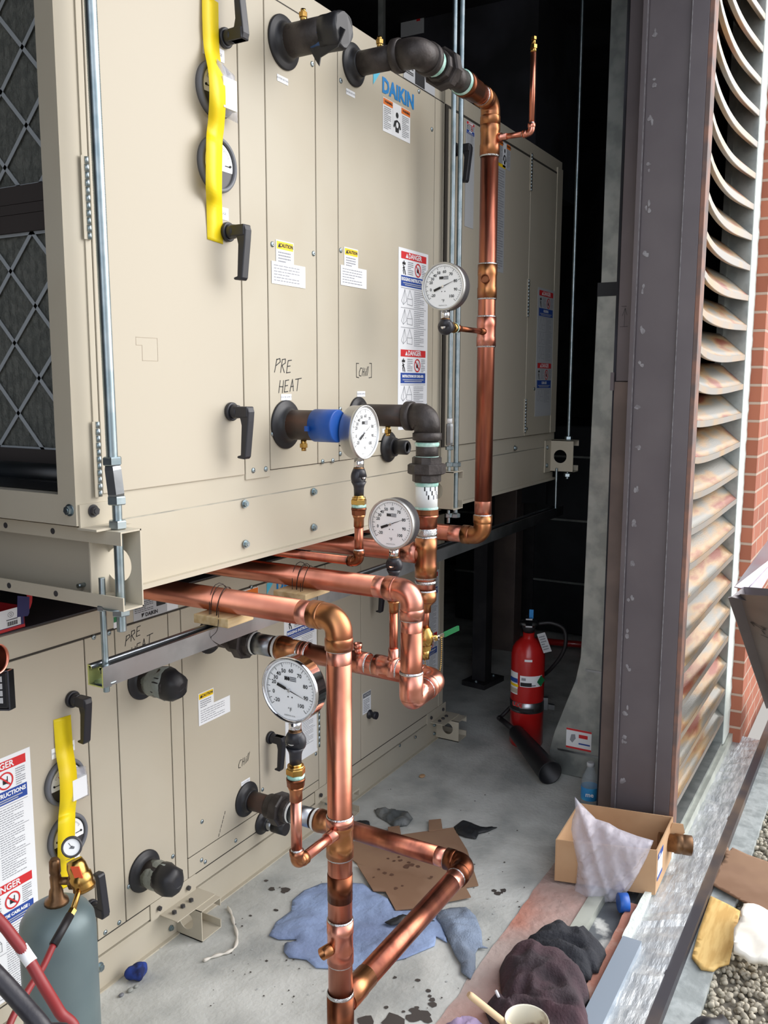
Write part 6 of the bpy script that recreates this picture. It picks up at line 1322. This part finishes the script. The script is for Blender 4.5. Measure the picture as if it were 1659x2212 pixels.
# loose copper pipe end and keypad device at the left edge
pe_ = at(-5, 1424, Y=1.30); dpe = V((-.8, .32, -.06)).normalized()
dpe = ((pe_-CAM).normalized()*.55+V((-.866, .5, 0))*0+V((-.5, .866, 0))*.55).normalized(); dpe = (V((.3, .35, -.1))+V((-.5, .866, 0))).normalized()
b = MB('copper_pink'); b.lathe(pe_, dpe, [(.004, .0235), (0, .0245), (0, .0262), (.004, .027), (.32, .027), (.32, .024), (.05, .0235)], n=40, caps=(0, 0)); b.cyl(pe_+dpe*.05, pe_+dpe*.052, .0238, 'ink', 30); tag(b.obj('pipe_offcut'), 'open end of a loose copper pipe at the left edge', 'pipe')
q = at(3, 1492, Y=1.34); dv = thing('keypad_device', 'black device with chrome rim and grey keys, cut by the left edge', 'device', q)
un = V((.866, -.5, 0)); un = rt0.copy(); nn_ = -fw
b = MB('lcd'); b.pbox(q-un*.07-UZ*.034, un*.082, fw*.02, UZ*.068, 'lcd'); b.obj('body', dv, bevel=.004)
b = MB('chrome'); b.pbox(q+un*.0115-UZ*.036, un*.003, fw*.022, UZ*.072, 'chrome'); b.pbox(q-un*.07-UZ*.037, un*.082, fw*.02, UZ*.003, 'chrome'); b.pbox(q-un*.07+UZ*.034, un*.082, fw*.02, UZ*.003, 'chrome'); lab(b.obj('rim', dv), 'chrome rim')
for k in range(4): b = MB('gauge_grey'); b.pbox(q-un*.018+UZ*(.020-k*.013-.004)-fw*.0005, un*.02, -fw*.0012, UZ*.010, 'paper_grey'); b.obj('key', dv)
# ================================================================ fitting box on the lower unit
fb = thing('product_box', 'open red and navy box with white barcode label on top of the lower unit', 'box', (1.25, 1.85, 1.033))
k0 = at(54, 1353, Z=1.034); k1 = at(-30, 1378, Z=1.034); ub = (k1-k0).normalized(); wb = V((-ub.y, ub.x, 0)); wb = wb if wb.y > 0 else -wb; L_ = .16; W_ = .15; Hh = .05
b = MB('box_navy'); 
def bx(o, a, c_, h, m): b.pbox(o, a, c_, h, m)
bx(k0, ub*L_, wb*.003, UZ*Hh, 'box_navy'); bx(k0, ub*L_, wb*.0028-wb*.0, UZ*.007, 'box_red'); bx(k0-wb*.0006, ub*L_, wb*.0005, UZ*.007, 'box_red'); bx(k0, ub*.003, wb*W_, UZ*Hh, 'box_red'); bx(k0+wb*(W_-.003), ub*L_, wb*.003, UZ*Hh, 'box_in'); bx(k0, ub*L_, wb*W_, UZ*.003, 'box_in'); bx(k0+ub*(L_-.003), ub*.003, wb*W_, UZ*Hh, 'box_navy')
b.obj('carton_walls', fb)
b = MB('paper'); o = k0-wb*.0012+ub*.010+UZ*.009; uu = -ub; o2_ = o+ub*.085
b.rect(o2_, uu, UZ, 0, 0, .083, .042, 'paper', .0004); l2 = o2_-wb*.0006
for i in range(16): b.rect(l2, uu, UZ, .044+i*.0019, .003, .044+i*.0019+(.0012 if i % 3 else .0006), .013, 'ink')
b.stroke([(.055+.008*math.cos(a*.5), .029+.006*math.sin(a*.5)) for a in range(14)], .0007, l2, uu, UZ); b.stroke([(.055+.003*math.cos(a*.5), .029+.0025*math.sin(a*.5)) for a in range(14)], .0007, l2, uu, UZ); b.rect(l2, uu, UZ, .042, .016, .074, .0185, 'gauge_grey'); lab(b.obj('barcode_label', fb), 'white barcode label')
b = MB('box_navy'); o = k0+UZ*Hh*.95-wb*.002; b.poly(o, uu, UZ, [(-.022, -.02), (.008, -.024), (.013, -.018), (.016, .02), (-.018, .03)], 'box_navy', .001); b.poly(o+wb*.004, uu, UZ, [(.012, -.016), (.020, -.008), (.026, .004), (.028, .016), (.026, .03), (.012, .03)], 'box_red', .001); lab(b.obj('lid_flap', fb), 'navy and red rounded lid flap')
# ================================================================ outside on the gravel and against the brick
c7 = lambda x, y: (1100+x/2.968, 1652+y/2.968)
def oflat(name, pts, m, label, cat, z=-.035, th=.006, curl=0., seed=0):
    P = [fl(*c7(*p), z=z) for p in pts]
    return tag(sheet(name, P, lambda x, y, d: z+th+curl*N(x, y, seed, 6)+.3*curl*N(x, y, seed, 25), m, .012, None, th), label, cat)
oflat('cardboard_flap', ((1390, 508), (1410, 570), (1430, 545), (1530, 590), (1680, 640), (1760, 900), (1659, 978), (1540, 910), (1400, 830), (1278, 762), (1283, 690), (1297, 680), (1300, 740), (1335, 700), (1322, 640), (1330, 598), (1345, 600), (1352, 660), (1385, 605), (1366, 520)), 'card_dark', 'brown corrugated cardboard flap lying over the gravel and ledge', 'cardboard', -.018, .005, .004, 3)
oflat('plywood_scrap', ((1290, 862), (1400, 915), (1480, 960), (1445, 1120), (1410, 1290), (1345, 1310), (1310, 1337), (1230, 1325), (1170, 1250), (1215, 1080)), 'plywood', 'yellow plywood offcut on the gravel beside the ledge', 'plywood', -.03, .008)
oflat('white_foam', ((1500, 960), (1590, 970), (1700, 1000), (1760, 1200), (1720, 1330), (1600, 1300), (1540, 1292), (1500, 1270), (1437, 1250), (1440, 1110), (1490, 1040), (1480, 1000)), 'foam', 'bright white folded foam sheet at the right edge', 'foam', .0, .02, .03, 8)
P = [fl(*c7(*p), z=.03) for p in ((1060, 1700), (1090, 1600), (1150, 1555), (1215, 1543), (1245, 1562), (1300, 1525), (1365, 1512), (1430, 1560), (1490, 1630), (1530, 1700), (1500, 1850), (1150, 1850))]
tag(sheet('black_bag', P, lambda x, y, d: -.05+.10*(1-math.exp(-d/.03))+.03*abs(N(x, y, 2, 11)), 'black_plastic', .010, None, .003), 'shiny black bag at the bottom edge on the gravel', 'bag')
# leaning steel angle and louver blade
pl_ = YO-.03
def wallp(px, py, off=0.): return at(px, py, Y=pl_-off)
a_ = thing('steel_angle', 'brown folded steel cladding piece leaning against the brick wall', 'steel offcut', wallp(1600, 1400))
p0 = wallp(1573, 1291, .02); p1 = wallp(1598, 1284, .05); p2 = wallp(1700, 1290, .22); p3 = wallp(1760, 1560, .26); p4 = wallp(1659, 1492, .12); p5 = wallp(1638, 1470, .07); p3 = p2+(p3-p2)*1.12; p4 = p1+(p4-p1)*1.12; p5 = p0+(p5-p0)*1.12
n_ = (p2-p1).cross(p3-p1).normalized(); n_ = n_ if n_.dot(CAM-p1) > 0 else -n_
def onpl(px, py): d = fw*F+rt*(px-CX)-up*(py-CY); return CAM+d*((p1-CAM).dot(n_)/d.dot(n_))
p4 = onpl(1670, 1525); p5 = p4+(p0-p1)*.8
b = MB('steel_angle'); b.add([p1, p2, p3, p4], [(0, 1, 2, 3), (3, 2, 1, 0)], 'steel_angle'); b.add([p0, p1, p4, p5], [(0, 1, 2, 3), (3, 2, 1, 0)], 'brown_steel'); b.obj('angle_body', a_, solid=.003)
u_ = (p2-p1).normalized(); n_ = (p2-p1).cross(p3-p1).normalized(); n_ = n_ if n_.dot(CAM-p1) > 0 else -n_; v_ = (p4-p1).normalized()
b = MB('ink'); 
def onpl(px, py): d = fw*F+rt*(px-CX)-up*(py-CY); return CAM+d*((p1-CAM).dot(n_)/d.dot(n_))
o = onpl(1624, 1342)+n_*.005; ua = (onpl(1662, 1388)-onpl(1624, 1342)); k_ = ua.length/3.0; ua.normalize(); va = n_.cross(ua)
for s_ in word('2-1', 0, 0, 1): b.stroke([(x*k_, y*k_) for x, y in s_], k_*.14, o, ua, va)
lab(b.obj('marker_writing', a_), 'black marker figures reading 2-1')
q0 = wallp(1586, 1268, .03); q1 = wallp(1640, 1280, .09); q2 = wallp(1700, 1180, .14); q3 = wallp(1660, 1165, .06)
b = MB('steel_white'); b.add([q0, q1, q2, q3], [(0, 1, 2, 3)], 'steel_white'); b.add([(q0+q1)/2-V((0, .004, -.003)), q1, q2, (q2+q3)/2-V((0, .004, -.003))], [(0, 1, 2, 3)], 'steel_white'); tag(b.obj('loose_blade', solid=.004), 'loose whitish louver blade lying on the steel piece by the brick', 'louver blade')
w0 = wallp(1590, 1288, .05); b = MB('brown_steel'); b.add([wallp(1580, 1290, .03), wallp(1606, 1268, .05), wallp(1700, 1275, .2), wallp(1700, 1292, .2), wallp(1612, 1298, .07)], [(0, 4, 3, 2, 1)], 'brown_steel'); b.obj('folded_lip', a_, solid=.003)
# ================================================================ light
W = bpy.data.worlds.new('sky'); scene.world = W; W.use_nodes = True; n = W.node_tree.nodes; l = W.node_tree.links; bg = n['Background']
SD = V((.66, -.74, .50)).normalized()          # bright hazy part of the sky, over the street side
tc = n.new('ShaderNodeTexCoord'); sp = n.new('ShaderNodeSeparateXYZ'); l.new(tc.outputs['Generated'], sp.inputs[0]); r = n.new('ShaderNodeValToRGB'); l.new(sp.outputs['Z'], r.inputs['Fac'])
r.color_ramp.elements[0].position = 0; r.color_ramp.elements[0].color = (.50, .48, .46, 1); r.color_ramp.elements[1].position = .9; r.color_ramp.elements[1].color = (.95, 1.03, 1.2, 1)
e = r.color_ramp.elements.new(.12); e.color = (.56, .60, .68, 1)
dt = n.new('ShaderNodeVectorMath'); dt.operation = 'DOT_PRODUCT'; l.new(tc.outputs['Generated'], dt.inputs[0]); dt.inputs[1].default_value = SD
mx = n.new('ShaderNodeMath'); mx.operation = 'MAXIMUM'; l.new(dt.outputs['Value'], mx.inputs[0]); mx.inputs[1].default_value = 0
pw = n.new('ShaderNodeMath'); pw.operation = 'POWER'; l.new(mx.outputs[0], pw.inputs[0]); pw.inputs[1].default_value = 7
dt2 = n.new('ShaderNodeVectorMath'); dt2.operation = 'DOT_PRODUCT'; l.new(tc.outputs['Generated'], dt2.inputs[0]); dt2.inputs[1].default_value = V((-.95, -.10, .16)).normalized()
mx2 = n.new('ShaderNodeMath'); mx2.operation = 'MAXIMUM'; l.new(dt2.outputs['Value'], mx2.inputs[0]); mx2.inputs[1].default_value = 0
pw2 = n.new('ShaderNodeMath'); pw2.operation = 'POWER'; l.new(mx2.outputs[0], pw2.inputs[0]); pw2.inputs[1].default_value = 8
sc2 = n.new('ShaderNodeVectorMath'); sc2.operation = 'SCALE'; sc2.inputs[0].default_value = (1.8, 1.9, 2.05); l.new(pw2.outputs[0], sc2.inputs['Scale'])
sc_ = n.new('ShaderNodeVectorMath'); sc_.operation = 'SCALE'; sc_.inputs[0].default_value = (6.2, 6.0, 5.8); l.new(pw.outputs[0], sc_.inputs['Scale'])
ad = n.new('ShaderNodeVectorMath'); ad.operation = 'ADD'; l.new(r.outputs[0], ad.inputs[0]); l.new(sc_.outputs[0], ad.inputs[1])
ad2 = n.new('ShaderNodeVectorMath'); ad2.operation = 'ADD'; l.new(ad.outputs[0], ad2.inputs[0]); l.new(sc2.outputs[0], ad2.inputs[1]); l.new(ad2.outputs[0], bg.inputs['Color']); bg.inputs['Strength'].default_value = 1.0
scene.view_settings.view_transform = 'Standard'; scene.view_settings.look = 'None'; scene.view_settings.gamma = 1; scene.view_settings.use_curve_mapping = False; scene.view_settings.exposure = .24
